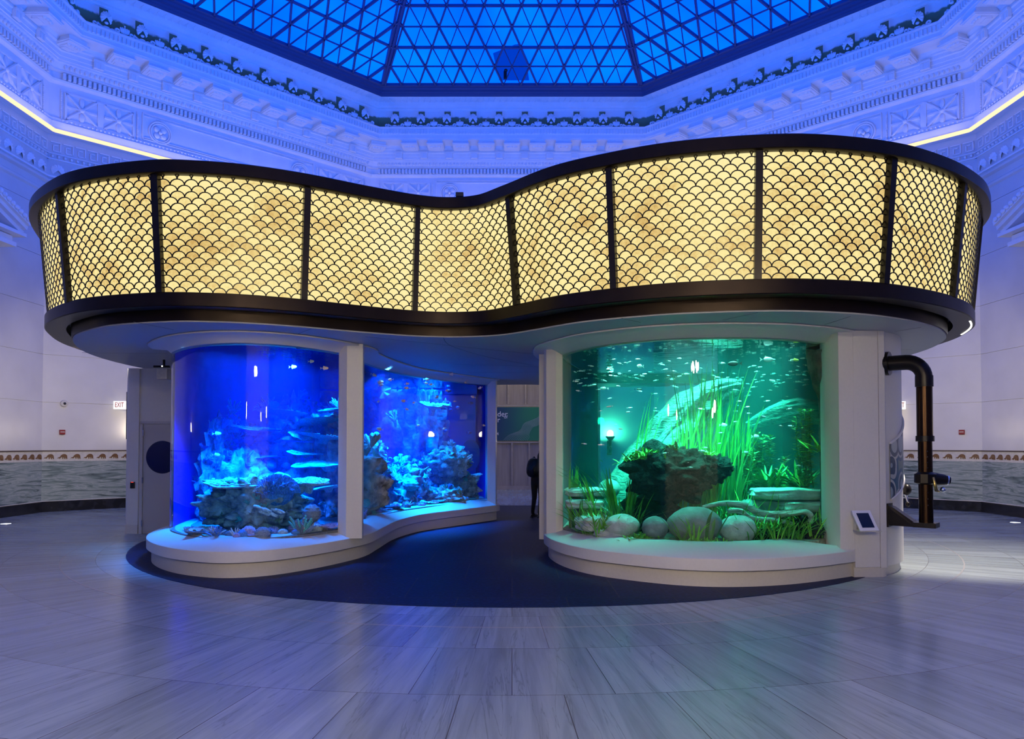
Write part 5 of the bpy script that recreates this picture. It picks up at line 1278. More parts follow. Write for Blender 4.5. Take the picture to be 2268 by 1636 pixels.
# broad leaved plant in the middle front
bl_ = MB()
blade(bl_, (0, 0, 0), (-0.15, -0.1, 1), 0.42, 0.035, Vector((0.55, 0, -0.1)), 10); blade(bl_, (0.1, 0, 0), (0.25, -0.1, 1), 0.46, 0.045, Vector((0.45, 0, -0.1)), 10); blade(bl_, (0.05, 0, 0), (0.05, 0.1, 1), 0.30, 0.03, Vector((0.3, 0, 0)), 10)
p = at(1566, 1190, 9.72); p.z = 0.45; tag(bl_.build('broad_leaf_plant', M['grass_dark'], None, 60, loc=p), 'dark broad leaved plant in front of the biggest cobble', 'plant')
# leafy stem plants
def stem_plant(p, H, ns, label, spread=0.16, leaf=0.035, m='stem', dens=26):
    t = thing('stem_plant', label, 'plant', p); st = MB(); lf = MB()
    for s_ in range(ns):
        a = rv.uniform(0, 6.28); q = rv.uniform(0, spread); h = H * rv.uniform(0.6, 1.0); b0 = Vector((q * cos(a), q * sin(a), 0)); tip = b0 + Vector((rv.uniform(-.1, .1), rv.uniform(-.08, .08), h)); mid = (b0 + tip) / 2 + Vector((rv.uniform(-.05, .05), 0, 0))
        pth = catmull([tuple(b0), tuple(mid), tuple(tip)], False, 6); st.tube(pth, 0.006, 5)
        for k_ in range(int(dens * h)):
            f = rv.random() ** 0.7; c_ = Vector(pth[min(int(f * (len(pth) - 1)), len(pth) - 1)]); aa = rv.uniform(0, 6.28); dd = Vector((cos(aa), sin(aa), rv.uniform(-.1, .6))).normalized()
            s2 = dd.cross(Vector((0, 0, 1))).normalized(); L2 = leaf * rv.uniform(.7, 1.3); c_ = c_ + dd * 0.004 + Vector((0, 0, rv.uniform(-.04, .04)))
            lf.add([c_, c_ + dd * L2 * 0.5 + s2 * L2 * 0.24, c_ + dd * L2 + Vector((0, 0, -L2 * .1)), c_ + dd * L2 * 0.5 - s2 * L2 * 0.24], [(0, 1, 2, 3)])
    st.build('stems', M['grass_dark'], t); lf.build('leaves', M[m], t); return t
for x, Y, H, ns, lab in ((1680, 11.5, 1.75, 9, 'bushy stem plant right of the tall ribbon grass'), (1705, 11.7, 1.55, 8, 'bushy stem plant in front of the shorter log'), (1660, 11.2, 1.35, 8, 'pale stem plant leaning on the ribbon grass')):
    p = at(x, 1100, Y); p.z = 0.45; stem_plant(p, H, ns, lab, dens=90, leaf=0.105)
stem_plant(Vector((4.22, 10.75, 1.08)), 1.2, 10, 'feathery stem plant climbing beside the dark trunk', 0.12, dens=130, leaf=0.08)
# ferns and dark clumps at right
def fern(p, n, L, label, m='fern', wid=0.022, toward=(-0.5, 0, 0.2)):
    mb = MB()
    for _ in range(n):
        a = rv.uniform(0, 6.28); d = Vector((cos(a) * 0.9, sin(a) * 0.6, rv.uniform(0.2, 0.9))) + Vector(toward)
        blade(mb, (rv.uniform(-.1, .1), rv.uniform(-.08, .08), rv.uniform(0, .08)), d, L * rv.uniform(0.6, 1.0), wid * rv.uniform(.6, 1.2), Vector((d.x * 0.3, 0, -0.7)) * rv.uniform(.3, 1.1), 8)
    return tag(mb.build('water_fern', M[m], None, 60, loc=p), label, 'plant')
fern(Vector((3.80, 11.0, 1.06)), 44, 0.48, 'spreading dark fern on the upper slab, left clump'); fern(Vector((4.20, 11.0, 1.06)), 44, 0.46, 'spreading dark fern on the upper slab, right clump'); fern(Vector((4.05, 11.45, 0.45)), 60, 1.15, 'tall dark fern behind the upper slab', wid=0.032, toward=(-0.2, 0, 0.9))
fern(Vector((4.28, 10.42, 1.58)), 22, 0.32, 'bright long leaved fern fixed to the dark trunk', 'leaf', 0.02, (-0.7, -0.2, 0.1)); fern(Vector((4.05, 10.55, 1.09)), 10, 0.22, 'small bright fern on the front of the upper slab', 'leaf', 0.014, (0, -.2, .4))
# moss and leaves on the black rock
def leaf_patch(c, d, n, sz, label, m='leaf', name='moss_patch'):
    mb = MB()
    for _ in range(n):
        p = Vector((rv.gauss(0, d[0] * .45), rv.gauss(0, d[1] * .45), abs(rv.gauss(0, d[2] * .5)))); p.z += -1.0 * d[2] * (p.x / d[0]) ** 2 * 0.5
        dd = Vector((rv.uniform(-1, 1), rv.uniform(-1, 1), rv.uniform(.1, 1.1))).normalized(); blade(mb, p, dd, sz * rv.uniform(.6, 1.4), sz * 0.16, Vector((0, 0, -0.5)), 3)
    return tag(mb.build(name, M[m], None, 60, loc=c), label, 'plant')
leaf_patch((1.92, 10.62, 1.50), (0.36, 0.18, 0.10), 320, 0.10, 'bright leafy moss along the left top of the black rock'); leaf_patch((2.24, 10.52, 1.62), (0.10, 0.06, 0.05), 40, 0.12, 'dark leaf tuft in the middle of the black rock top', 'grass_dark', 'leaf_tuft'); leaf_patch((2.75, 10.55, 1.56), (0.10, 0.08, 0.03), 40, 0.07, 'thin moss strands on the right shoulder of the black rock')
leaf_patch((1.74, 9.92, 0.46), (0.26, 0.08, 0.05), 190, 0.07, 'bright ground cover at the foot of the pale cobble', name='ground_cover'); leaf_patch((2.45, 9.66, 0.455), (0.36, 0.05, 0.03), 120, 0.05, 'bright ground cover in front of the biggest cobble', name='ground_cover')
leaf_patch((3.5, 10.4, 0.50), (0.3, 0.16, 0.14), 130, 0.10, 'leafy ground cover between the right stones', name='ground_cover')
# ---- fish
M['silver_fish'] = pmat('silver_fish', (0.80, 0.85, 0.85), 0.25, metal=0.3); M['yellow_fish'] = pmat('yellow_fish', (0.75, 0.70, 0.12), 0.4); M['dark_fish'] = pmat('dark_fish', (0.05, 0.06, 0.06), 0.4)
sf = fish_mesh(0.085, 0.018, M['silver_fish'], 'river_fish')
for i_ in range(170):
    x_ = rv.uniform(1262, 1815); Y_ = rv.uniform(10.6, 13.2)
    x_ = max(x_, 1134 + 1660 * (0.95 if Y_ < 11.5 else 1.2) / Y_); x_ = min(x_, 1134 + 1660 * 4.9 / Y_)
    top_ = 985 - 1660 * (2.98 - 1.7) / Y_
    y_ = top_ + abs(rv.gauss(0, 38)) + 4
    put_fish(sf, at(x_, y_, Y_), rv.uniform(-.5, .5) + (pi if rv.random() < .4 else 0), 'tiny silver fish schooling under the water surface of the river tank', 'tiny silver fish under the river surface', rv.uniform(0.7, 1.4), rv.uniform(-.25, .25))
for i_ in range(34):
    put_fish(sf, at(rv.uniform(1290, 1780), rv.uniform(880, 1040), rv.uniform(10.2, 10.55)), rv.uniform(-.5, .5) + (pi if rv.random() < .4 else 0), 'tiny silver fish drifting among the river plants', 'tiny silver fish among the river plants', rv.uniform(0.6, 1.1), rv.uniform(-.25, .25))
def big_fish(p, L, H, m, rz, label):
    t = thing('fish', label, 'fish', p, rz)
    b = MB(); b.ball((0, 0, 0), (L * .42, H * .26, H * .5), 16, 10, fn=lambda u: 1 - 0.3 * max(0, -u.x) ** 2); b.build('body', M[m], t, 60)
    tl = MB(); tl.plate([(-L * .36, 0), (-L * .60, H * .42), (-L * .53, 0), (-L * .60, -H * .42)], VERT, 0.004); tl.build('tail', M[m], t)
    fn_ = MB(); fn_.plate([(L * .12, H * .44), (-L * .18, H * .72), (-L * .24, H * .36)], VERT, 0.004); fn_.build('dorsal_fin', M[m], t)
    MB().ball((L * .30, -H * .17, H * .08), H * .05, 6, 5).build('eye', M['black'], t)
for x_, y_, Y_, L, H, m, rz, lab in ((1700, 796, 10.6, .20, .075, 'silver_fish', 0.1, 'larger pale fish under the surface at right'), (1625, 805, 10.6, .20, .07, 'dark_fish', 2.9, 'dark arched fish under the surface'), (1762, 797, 10.5, .15, .04, 'yellow_fish', 0.4, 'yellow striped fish under the surface'), (1417, 811, 10.7, .11, .06, 'silver_fish', 3.4, 'white stubby fish high at the left'),
        (1337, 860, 11.2, .13, .045, 'silver_fish', 3.1, 'slim grey fish at the upper left'), (1415, 862, 11.0, .12, .035, 'dark_fish', 0.1, 'dark slim fish beside the ribbon grass'), (1603, 941, 10.5, .12, .05, 'silver_fish', 0.1, 'silver fish in the tall ribbon grass'), (1674, 966, 10.5, .11, .05, 'silver_fish', 0.0, 'pale fish right of the ribbon grass'), (1652, 1001, 10.4, .10, .03, 'silver_fish', 0.1, 'pale slim fish low in the ribbon grass')):
    big_fish(at(x_, y_, Y_), L, H, m, rz, lab)
# ================================================================== fittings on the hall walls
def wall_pt(k, u, r, z):
    a = radians(45 * k); return (CX - r * sin(a) + u * cos(a), CY + r * cos(a) + u * sin(a), z)
def text_mesh(body, size, ext=0.002):
    cu = bpy.data.curves.new('lettering', 'FONT'); cu.body = body; cu.size = size; cu.extrude = ext; cu.align_x = 'CENTER'; cu.align_y = 'CENTER'
    o = bpy.data.objects.new('lettering', cu); COL.objects.link(o)
    bpy.context.view_layer.update()
    me = bpy.data.meshes.new_from_object(o.evaluated_get(bpy.context.evaluated_depsgraph_get()))
    bpy.data.objects.remove(o); return me
exit_me = text_mesh('EXIT', 0.19); exit_me.materials.append(M['sign_red'])
for k, u, lab in ((1, -3.18, 'white lit exit sign on the left wall above the tiled dado'), (-1, 3.06, 'white lit exit sign half hidden behind the right aquarium')):
    p = wall_pt(k, u, RW - 0.22, 2.77)
    t = thing('exit_sign', lab, 'sign', p, 0)
    MB().box((0, 0, 0), (0.33, 0.08, 0.22)).build('sign_box', M['sign_white'], t, bevel=0.006)
    o = bpy.data.objects.new('lettering', exit_me); COL.objects.link(o); o.parent = t; o.location = (0, -0.043, 0); o.rotation_euler = (pi / 2, 0, 0); o.scale = (0.62, 1.0, 1.0)
    s = 1 if k == 1 else -1
    MB().box((-0.10 * s, 0.14, 0.02), (0.06, 0.30, 0.06), rz=radians(45) * s).build('bracket', M['tile_white'], t)
for k, u, lab in ((1, -4.47, 'small dome camera on the left wall beside the exit sign'),):
    t = thing('dome_camera', lab, 'camera', wall_pt(k, u, RW, 2.77), radians(45 * k))
    MB().lathe([(0.0, 0.0), (0.085, 0.0), (0.09, 0.03), (0.075, 0.06), (0.0, 0.065)], seg=20, M=Matrix(((1, 0, 0, 0), (0, 0, -1, 0), (0, 1, 0, 0), (0, 0, 0, 1)))).build('housing', M['tile_white'], t, 50)
    MB().ball((0.01, -0.06, 0), 0.035, 10, 8).build('lens', M['black'], t, 60)
for k, u, lab in ((1, -4.50, 'small red fire alarm box on the left wall'), (-1, 4.50, 'small red fire alarm box on the right wall')):
    t = thing('fire_alarm', lab, 'alarm', wall_pt(k, u, RW - 0.03, 2.03), radians(45 * k))
    MB().box((0, 0, 0), (0.13, 0.06, 0.12)).build('housing', M['red'], t, bevel=0.005)
    MB().box((0.0, -0.032, 0.005), (0.10, 0.006, 0.02)).build('strobe', M['tile_white'], t)
t = thing('wall_vent', 'three dark slotted plates on the marble of the right wall', 'vent', wall_pt(-2, 3.6, RW - 0.02, 1.20), radians(-90))
for z in (-0.085, 0.0, 0.085): MB().box((0, 0, z), (0.24, 0.02, 0.05)).build('slot', M['black'], t)

# torch sconces
def sconce(k, u, label, gm='globe'):
    t = thing('wall_sconce', label, 'lamp', wall_pt(k, u, RW, 0), radians(45 * k), group='bronze torch sconces round the hall')
    b = MB(); b.tube([(0, -0.02, 1.45), (0, -0.16, 1.52), (0, -0.26, 1.66), (0, -0.27, 1.85)], [0.05, 0.06, 0.05, 0.035], 10); b.tube([(0, -0.30, 1.62), (0, -0.40, 1.60), (0, -0.45, 1.50), (0, -0.42, 1.43)], [0.05, 0.045, 0.03, 0.02], 8)
    b.build('bracket', M['black_metal'], t, 50)
    MB().lathe([(0.03, 1.83), (0.07, 1.86), (0.16, 1.97), (0.17, 2.0), (0.02, 1.98)], c=(0, -0.27, 0), seg=18).build('bowl', M['black_metal'], t, 50)
    MB().ball((0, -0.27, 2.08), (0.11, 0.11, 0.13), 10, 8).build('globe', M[gm], t, 60)
    MB().box((0, -0.02, 1.6), (0.16, 0.05, 0.5)).build('back_plate', M['black_metal'], t, bevel=0.01)
    return t
sconce(1, -2.62, 'torch sconce on the left wall behind the service wall')
sconce(-1, 2.55, 'torch sconce on the right wall behind the right aquarium')
sconce(1, 1.6, 'torch sconce on the far left wall hidden behind the reef')
sconce(0, 3.38, 'torch sconce glowing behind the rear pane of the right aquarium', 'lobby_globe')
sconce(2, -2.2, 'torch sconce on the near left wall'); sconce(-2, 2.2, 'torch sconce on the near right wall')
for (x, y, lab) in ((-3.4, 1.2, 'left lobby sconce at the entrance'), (3.4, 1.2, 'right lobby sconce at the entrance'), (-3.4, -2.6, 'left lobby sconce deep in the entrance'), (3.4, -2.6, 'right lobby sconce deep in the entrance')):
    t = thing('lobby_lamp', lab, 'lamp', (x, y, 2.6), 0, group='lamps in the entrance lobby')
    MB().ball((0, 0, 0), (0.14, 0.14, 0.16), 10, 8).build('globe', M['lobby_globe'], t, 60)
    MB().box((0.12 if x > 0 else -0.12, 0, -0.12), (0.26, 0.06, 0.05)).build('arm', M['black_metal'], t)

ch = thing('lobby_chandelier', 'ring of globe lamps hanging in the entrance lobby', 'chandelier', (0.6, -2.2, 4.0))
rg_ = MB(); rg_.tube([(0.55 * cos(2 * pi * i / 24), 0.55 * sin(2 * pi * i / 24), 0) for i in range(25)], 0.03, 6, cap=False); rg_.tube([(0, 0, 0), (0, 0, 0.88)], 0.02, 6)
for i in range(3): rg_.tube([(0.55 * cos(i * pi / 3), 0.55 * sin(i * pi / 3), 0), (-0.55 * cos(i * pi / 3), -0.55 * sin(i * pi / 3), 0)], 0.015, 6)
rg_.build('ring', M['brass'], ch, 40)
for i in range(6): MB().ball((0.55 * cos(i * pi / 3), 0.55 * sin(i * pi / 3), -0.12), 0.13, 10, 8).build('globe', M['lobby_globe'], ch, 60)

# lights let into the floor
for (x, y, lab) in ((-10.86, 16.13, 'round uplight set in the floor at the far left'), (10.98, 16.4, 'round uplight set in the floor at the far right')):
    t = thing('floor_uplight', lab, 'lamp', (x, y, 0))
    MB().lathe([(0.0, 0.0), (0.10, 0.0), (0.10, 0.010), (0.0, 0.012)], seg=24).build('lens', M['uplight'], t)
    MB().lathe([(0.10, 0.0), (0.135, 0.0), (0.135, 0.008), (0.10, 0.010)], seg=24).build('collar', M['silver'], t)

# ================================================================== service wall with door, at left
YS = 14.45
sw = MB(); sw.prism([(-7.43, YS), (-7.40, YS - 0.03), (-7.18, YS - 0.03), (-7.18, YS), (-5.5, YS), (-5.5, YS + 2.6), (-7.43, YS + 2.6)], 0.17, 3.178)
sv = sw.build('wall_service', M['white']); tag(sv, kind='structure')
b_ = MB(); b_.prism([(-7.43, YS - 0.02), (-7.18, YS - 0.04), (-7.18, YS), (-5.5, YS), (-5.5, YS + 2.6), (-7.43, YS + 2.6)], 0.0, 0.17); tag(b_.build('baseboard_service', M['off_white']), kind='structure')
dr = bpy.data.objects.new('door_1', None); COL.objects.link(dr); dr.location = (-6.63, YS, 0); tag(dr, kind='structure')
fm = MB(); fm.box((-0.49, -0.03, 1.06), (0.055, 0.05, 2.12)); fm.box((0.49, -0.03, 1.06), (0.055, 0.05, 2.12)); fm.box((0, -0.03, 2.13), (1.035, 0.05, 0.05)); fm.build('door_frame', pmat('door_frame_paint', (0.52, 0.50, 0.49), 0.45), dr)
MB().box((0, -0.018, 1.06), (0.915, 0.03, 2.08)).build('door_leaf', pmat('door_paint', (0.46, 0.44, 0.44), 0.45), dr)
VY = lambda x, y, z: Matrix(((1, 0, 0, x), (0, 0, 1, y), (0, -1, 0, z), (0, 0, 0, 1)))
MB().lathe([(0.0, -0.012), (0.305, -0.012), (0.315, 0.0), (0.0, 0.0)], seg=40, M=Matrix(((1, 0, 0, -0.09), (0, 0, 1, -0.035), (0, -1, 0, 1.465), (0, 0, 0, 1)))).build('round_window', pmat('dark_blue_window', (0.01, 0.012, 0.07), 0.08), dr, 30)
for z in (1.93, 1.02, 0.2): MB().box((-0.455, -0.05, z), (0.022, 0.03, 0.11)).build('hinge', M['silver'], dr)
t = thing('card_reader', 'small black card reader beside the door on the service wall', 'card reader', (-7.28, YS - 0.045, 0.93))
MB().box((0, 0, 0), (0.085, 0.03, 0.125)).build('housing', M['black'], t, bevel=0.005); MB().box((0, -0.016, 0.055), (0.05, 0.004, 0.008)).build('indicator', M['dot_red'], t)
t = thing('wall_speaker', 'small white box hung under the canopy beside the left aquarium', 'speaker', (-6.05, 13.0, 2.93))
MB().box((0, 0, 0), (0.18, 0.18, 0.19)).build('housing', M['tile_white'], t, bevel=0.01)
MB().box((-0.04, 0, 0.13), (0.27, 0.05, 0.035)).build('arm', M['black_metal'], t); MB().box((0, 0, 0.20), (0.03, 0.03, 0.12)).build('hanger', M['black_metal'], t)
MB().ball((-0.02, -0.03, 0.135), 0.012, 8, 6).build('indicator', M['dot'], t)
t = thing('wall_screen', 'thin dark screen seen edge on at the left side of the service wall', 'screen', (-7.45, YS + 0.35, 2.27))
MB().box((0, 0, 0), (0.05, 0.60, 0.92)).build('panel', M['black'], t, bevel=0.01)

# ================================================================== right end: tablet, mural, periscope
tb = thing('tablet_stand', 'white framed tablet tilted on the right aquarium wall', 'tablet', (4.47, 9.64, 0.62))
rot = Matrix.Rotation(radians(8), 3, 'Z') @ Matrix.Rotation(radians(-38), 3, 'X')
def rb(c, d): return MB().box(rot @ Vector(c) + Vector((0.0, -0.12, 0.12)), d, rot=rot)
rb((0, 0, 0), (0.255, 0.02, 0.30)).build('frame', pmat('white_bezel', (0.75, 0.75, 0.80), 0.3), tb, bevel=0.004)
rb((0.0, -0.011, 0), (0.165, 0.005, 0.215)).build('screen', pmat('dark_screen', (0.004, 0.004, 0.005), 0.15), tb)
wd = MB(); wd.prism([(-0.10, 0.03), (0.12, 0.05), (0.11, -0.06), (-0.09, -0.08)], 0.0, 0.14); wd.build('wall_box', M['tile_white'], tb)
sh_ = MB(); sh_.box((0.02, -0.14, 0.0), (0.27, 0.20, 0.012)); sh_.build('lip', M['tile_white'], tb)
# mural wrapped on the rounded end wall
mu = thing('wall_graphic', 'wavy edged printed panel on the rounded end of the right aquarium', 'graphic', (5.3, 10.2, 1.4))
def end_at(i, o): return (EN[i][0] + ENN[i][0] * o, EN[i][1] + ENN[i][1] * o)
def wavy(mb, i0, i1, lo, hi, o, n=6):
    rows_ = []
    for i in range(i0, i1 + 1):
        x, y = end_at(i, o); f = (i - i0) / max(1, i1 - i0); a, b = lo(f), hi(f)
        rows_.append([(x, y, a + (b - a) * j / n) for j in range(n + 1)])
    mb.grid(rows_); return mb
def gm():
    m, N, L, b = new_mat('printed_graphic'); tc = N.new('ShaderNodeTexCoord'); v = N.new('ShaderNodeTexVoronoi'); v.inputs['Scale'].default_value = 2.6; L.new(tc.outputs['Object'], v.inputs[0])
    rp = N.new('ShaderNodeValToRGB'); cr = rp.color_ramp; cr.interpolation = 'CONSTANT'
    cr.elements[0].position = 0; cr.elements[0].color = (0.30, 0.36, 0.40, 1); cr.elements[1].position = 0.30; cr.elements[1].color = (0.02, 0.05, 0.10, 1)
    for p, c in ((0.42, (0.45, 0.46, 0.44, 1)), (0.50, (0.03, 0.10, 0.18, 1)), (0.62, (0.20, 0.25, 0.20, 1))): e = cr.elements.new(p); e.color = c
    L.new(v.outputs[0], rp.inputs[0]); L.new(rp.outputs[0], b.inputs['Base Color']); b.inputs['Roughness'].default_value = 0.3; return m
nE = min(26, len(EN) - 1)
lo = lambda f: 0.98 + 0.40 * sin(min(1, f * 1.6) * pi * 0.5); hi = lambda f: 1.72 + 1.1 * f
def gpart(mb, nm, m):
    o = mb.build(nm, m, mu, 50); o.matrix_parent_inverse = Matrix.Translation((-5.3, -10.2, -1.4)); return o
gpart(wavy(MB(), 1, nE, lo, hi, 0.012), 'printed_sheet', gm())
e1 = MB(); e1.tube([(*end_at(i, 0.014), lo((i - 1) / (nE - 1))) for i in range(1, nE + 1)], 0.016, 6); gpart(e1, 'lower_edge', M['white'])
e2 = MB(); e2.tube([(*end_at(i, 0.014), hi((i - 1) / (nE - 1))) for i in range(1, nE + 1)], 0.016, 6); gpart(e2, 'upper_edge', M['white'])
kn = thing('service_knob', 'round dark knob with a small lever on the end wall edge', 'knob', (5.62, 10.80, 1.02))
MB().ball((0.05, 0, 0.04), (0.07, 0.07, 0.085), 12, 8).build('ball', M['black_metal'], kn, 60)
kb2 = MB(); kb2.tube([(0.0, 0, 0.04), (0.05, 0, 0.04)], 0.03, 8); kb2.tube([(0.03, 0.0, -0.02), (0.05, -0.01, -0.08), (0.06, -0.02, -0.14)], [0.018, 0.02, 0.012], 8); kb2.build('lever', M['silver'], kn, 60)
kb3 = MB(); kb3.ball((0.06, -0.02, -0.17), (0.03, 0.03, 0.04), 10, 8); kb3.build('lever_tip', M['black_metal'], kn, 60)

pe = thing('periscope', 'tall dark bronze periscope pipe with handle beside the right aquarium', 'periscope', (5.245, 9.52, 0.66))
ip = Matrix.Translation((-5.245, -9.52, -0.66))
def ppart(mb, nm, m, smooth=40):
    o = mb.build(nm, m, pe, smooth); o.matrix_parent_inverse = ip; return o
wx, wy = 4.915, 9.80                      # where it meets the wall
px, py = 5.245, 9.52
dx, dy = px - wx, py - wy; dl = hypot(dx, dy); dx /= dl; dy /= dl
zt_ = 2.765
path = [(wx, wy, zt_), (wx + dx * 0.22, wy + dy * 0.22, zt_)]
rb_ = 0.21
path = [(wx - dx * 0.02, wy - dy * 0.02, zt_), (px - dx * rb_, py - dy * rb_, zt_)] + [(px - dx * rb_ * (1 - sin(a)), py - dy * rb_ * (1 - sin(a)), zt_ - rb_ * (1 - cos(a))) for a in [pi / 2 * i / 8 for i in range(1, 9)]] + [(px, py, zt_ - rb_ - 0.02)]
ppart(MB().tube(path, 0.098, 18), 'elbow', M['black_metal'], 50)
ppart(MB().tube([(wx - dx * 0.03, wy - dy * 0.03, zt_), (wx + dx * 0.035, wy + dy * 0.035, zt_)], 0.155, 22), 'flange', M['black_metal'], 30)
ppart(MB().tube([(px, py, 2.44), (px, py, 2.58)], 0.105, 20), 'upper_collar', M['black_metal'], 30)
M['tube_bronze'] = pmat('polished_bronze', (0.035, 0.018, 0.009), 0.22, metal=0.9)
ppart(MB().tube([(px, py, 1.78), (px, py, 2.46)], 0.094, 22), 'upper_tube', M['tube_bronze'], 40)
ppart(MB().tube([(px, py, 1.745), (px, py, 1.815)], 0.108, 22), 'joint_collar', M['black_metal'], 30)
ppart(MB().tube([(px, py, 0.71), (px, py, 1.76)], 0.083, 22), 'lower_tube', M['tube_bronze'], 40)
ppart(MB().lathe([(0.085, 0.0), (0.13, 0.02), (0.13, 0.13), (0.085, 0.16)], c=(px, py, 1.20), seg=10), 'handle_hub', M['black_metal'], 30)
ppart(MB().tube([(px + 0.08, py - 0.02, 1.27), (px + 0.20, py - 0.05, 1.26), (px + 0.27, py - 0.07, 1.25)], [0.085, 0.07, 0.045], 14), 'eyepiece', M['black_metal'], 40)
ppart(MB().tube([(px + 0.235, py - 0.06, 1.255), (px + 0.25, py - 0.064, 1.253)], 0.062, 14), 'eyepiece_ring', M['silver'], 40)
ppart(MB().tube([(px + 0.03, py - 0.12, 1.29), (px + 0.03, py - 0.15, 1.22), (px + 0.05, py - 0.15, 1.13), (px + 0.09, py - 0.14, 1.12)], [0.018, 0.02, 0.02, 0.012], 8), 'lever', M['brass'], 50)
ppart(MB().ball((px + 0.16, py - 0.10, 1.14), 0.035, 12, 8), 'focus_knob', M['silver'], 60)
bs = MB(); 
sx, sy = -dy, dx
def bp(l, wdt, z): return (wx + dx * l + sx * wdt, wy + dy * l + sy * wdt, z)
vs = [bp(-0.02, -0.08, 0.66), bp(-0.02, 0.08, 0.66), bp(-0.02, 0.08, 0.92), bp(-0.02, -0.08, 0.92), bp(0.32, -0.09, 0.66), bp(0.32, 0.09, 0.66), bp(0.32, 0.09, 0.715), bp(0.32, -0.09, 0.715), bp(0.06, -0.08, 0.90), bp(0.06, 0.08, 0.90)]
bs.add(vs, [(0, 1, 5, 4), (4, 5, 6, 7), (3, 8, 9, 2), (8, 7, 6, 9), (0, 4, 7, 8, 3), (1, 2, 9, 6, 5), (0, 3, 2, 1)])
ppart(bs, 'bracket', M['black_metal'], 20)
ppart(MB().box((px, py, 0.69), (0.26, 0.24, 0.06), rz=atan2(dy, dx)), 'foot_plate', M['black_metal'], 20)
ppart(MB().box((wx + dx * 0.005, wy + dy * 0.005, 0.79), (0.03, 0.22, 0.30), rz=atan2(dy, dx)), 'wall_plate', M['black_metal'], 20)
for i, z in enumerate((1.62, 1.55, 1.48, 1.41, 1.10, 1.02, 0.94)):
    ppart(MB().ball((px - 0.02, py - 0.083, z), (0.008, 0.006, 0.008), 6, 5), 'rivet', M['black'], 60)

# ================================================================== far hall: boarded partition and banner
YH = 28.6
ho = thing('boarded_partition', 'timber framed plywood partition across the far hall', 'partition', (0, YH, 0))
for i in range(-5, 6): MB().box((i * 0.66 + 0.33, 0.03, 0.95), (0.645, 0.02, 1.70)).build('lower_board', M['ply'], ho)
for i in range(-5, 6): MB().box((i * 0.66 + 0.17, 0.03, 3.75), (0.645, 0.02, 1.0)).build('upper_board', M['ply'], ho)
for i in range(-5, 6): MB().box((i * 0.66 - 0.0, -0.02, 0.95), (0.06, 0.07, 1.70)).build('lower_stud', M['stud'], ho)
for i in range(-5, 6): MB().box((i * 0.66 - 0.14, -0.02, 3.75), (0.06, 0.07, 1.0)).build('upper_stud', M['stud'], ho)
for z, h in ((0.07, 0.14), (1.80, 0.06), (3.20, 0.07), (4.25, 0.07)): MB().box((0, -0.02, z), (7.2, 0.08, h)).build('rail', M['stud'], ho)
MB().box((2.0, 0.06, 2.1), (1.5, 0.02, 4.2)).build('dark_opening', M['black'], ho)
bn = thing('banner', 'blue and green banner with white lettering on the far partition', 'banner', (-0.95, YH - 0.06, 2.50))
def banner_mat():
    m, N, L, b = new_mat('printed_banner'); tc = N.new('ShaderNodeTexCoord'); sx_ = N.new('ShaderNodeSeparateXYZ'); L.new(tc.outputs['Object'], sx_.inputs[0])
    n = N.new('ShaderNodeTexNoise'); n.inputs['Scale'].default_value = 0.6; L.new(tc.outputs['Object'], n.inputs[0])
    f = N.new('ShaderNodeMapRange'); f.inputs[1].default_value = 0.9; f.inputs[2].default_value = 2.3; L.new(math_node(N, L, 'ADD', sx_.outputs[0], n.outputs[0]), f.inputs[0])
    mx = N.new('ShaderNodeMix'); mx.data_type = 'RGBA'; mx.inputs[6].default_value = (0.008, 0.05, 0.12, 1); mx.inputs[7].default_value = (0.015, 0.22, 0.10, 1); L.new(f.outputs[0], mx.inputs[0]); L.new(mx.outputs[2], b.inputs['Base Color']); b.inputs['Roughness'].default_value = 0.5
    return m
MB().box((0, 0, 0), (4.6, 0.02, 1.28)).build('sheet', banner_mat(), bn)
white_ink = pmat('white_print', (0.8, 0.82, 0.84), 0.5)
for body, size, x, z in (('Wonder', 0.29, 0.24, 0.37), ('Water', 0.29, 0.15, 0.15), ('of', 0.17, 0.71, 0.26), ('2024', 0.17, 0.24, -0.38)):
    me = text_mesh(body, size); me.materials.append(white_ink)
    xs = [v.co.x for v in me.vertices]; o = bpy.data.objects.new('lettering', me); COL.objects.link(o); o.parent = bn
    o.location = (x - max(xs) + 0.55 if body != 'of' else x, -0.014, z); o.rotation_euler = (pi / 2, 0, 0)
    if body == 'Water': o.location.x = 0.50 - max(xs)
    if body == '2024': o.location.x = 0.44 - max(xs)
for i in range(14):
    f = i / 13
    pts = [(0.62 + 0.9 * f, -0.016, -0.63), (0.85 + 0.75 * f, -0.016, -0.42 - 0.08 * f), (1.25 + 0.35 * f, -0.016, -0.25 - 0.12 * f), (1.42 + 0.32 * f, -0.016, 0.02 - 0.15 * f), (1.75 + 0.2 * f, -0.016, 0.16 - 0.2 * f), (1.98 + 0.2 * f, -0.016, 0.30 - 0.1 * f), (2.02 + 0.25 * f, -0.016, 0.63)]
    pts = [p for p in catmull(pts, False, 6) if p[0] < 2.29]
    MB().tube(pts, 0.0035, 4).build('wave_line', pmat('pale_line', (0.45, 0.62, 0.60), 0.5) if i == 0 else bpy.data.materials['pale_line'], bn)
lamp('far_hall_light', 'AREA', (0.5, 27.2, 6.2), 60, (1.0, 0.9, 0.75), (0, 0, 0), 3.0)

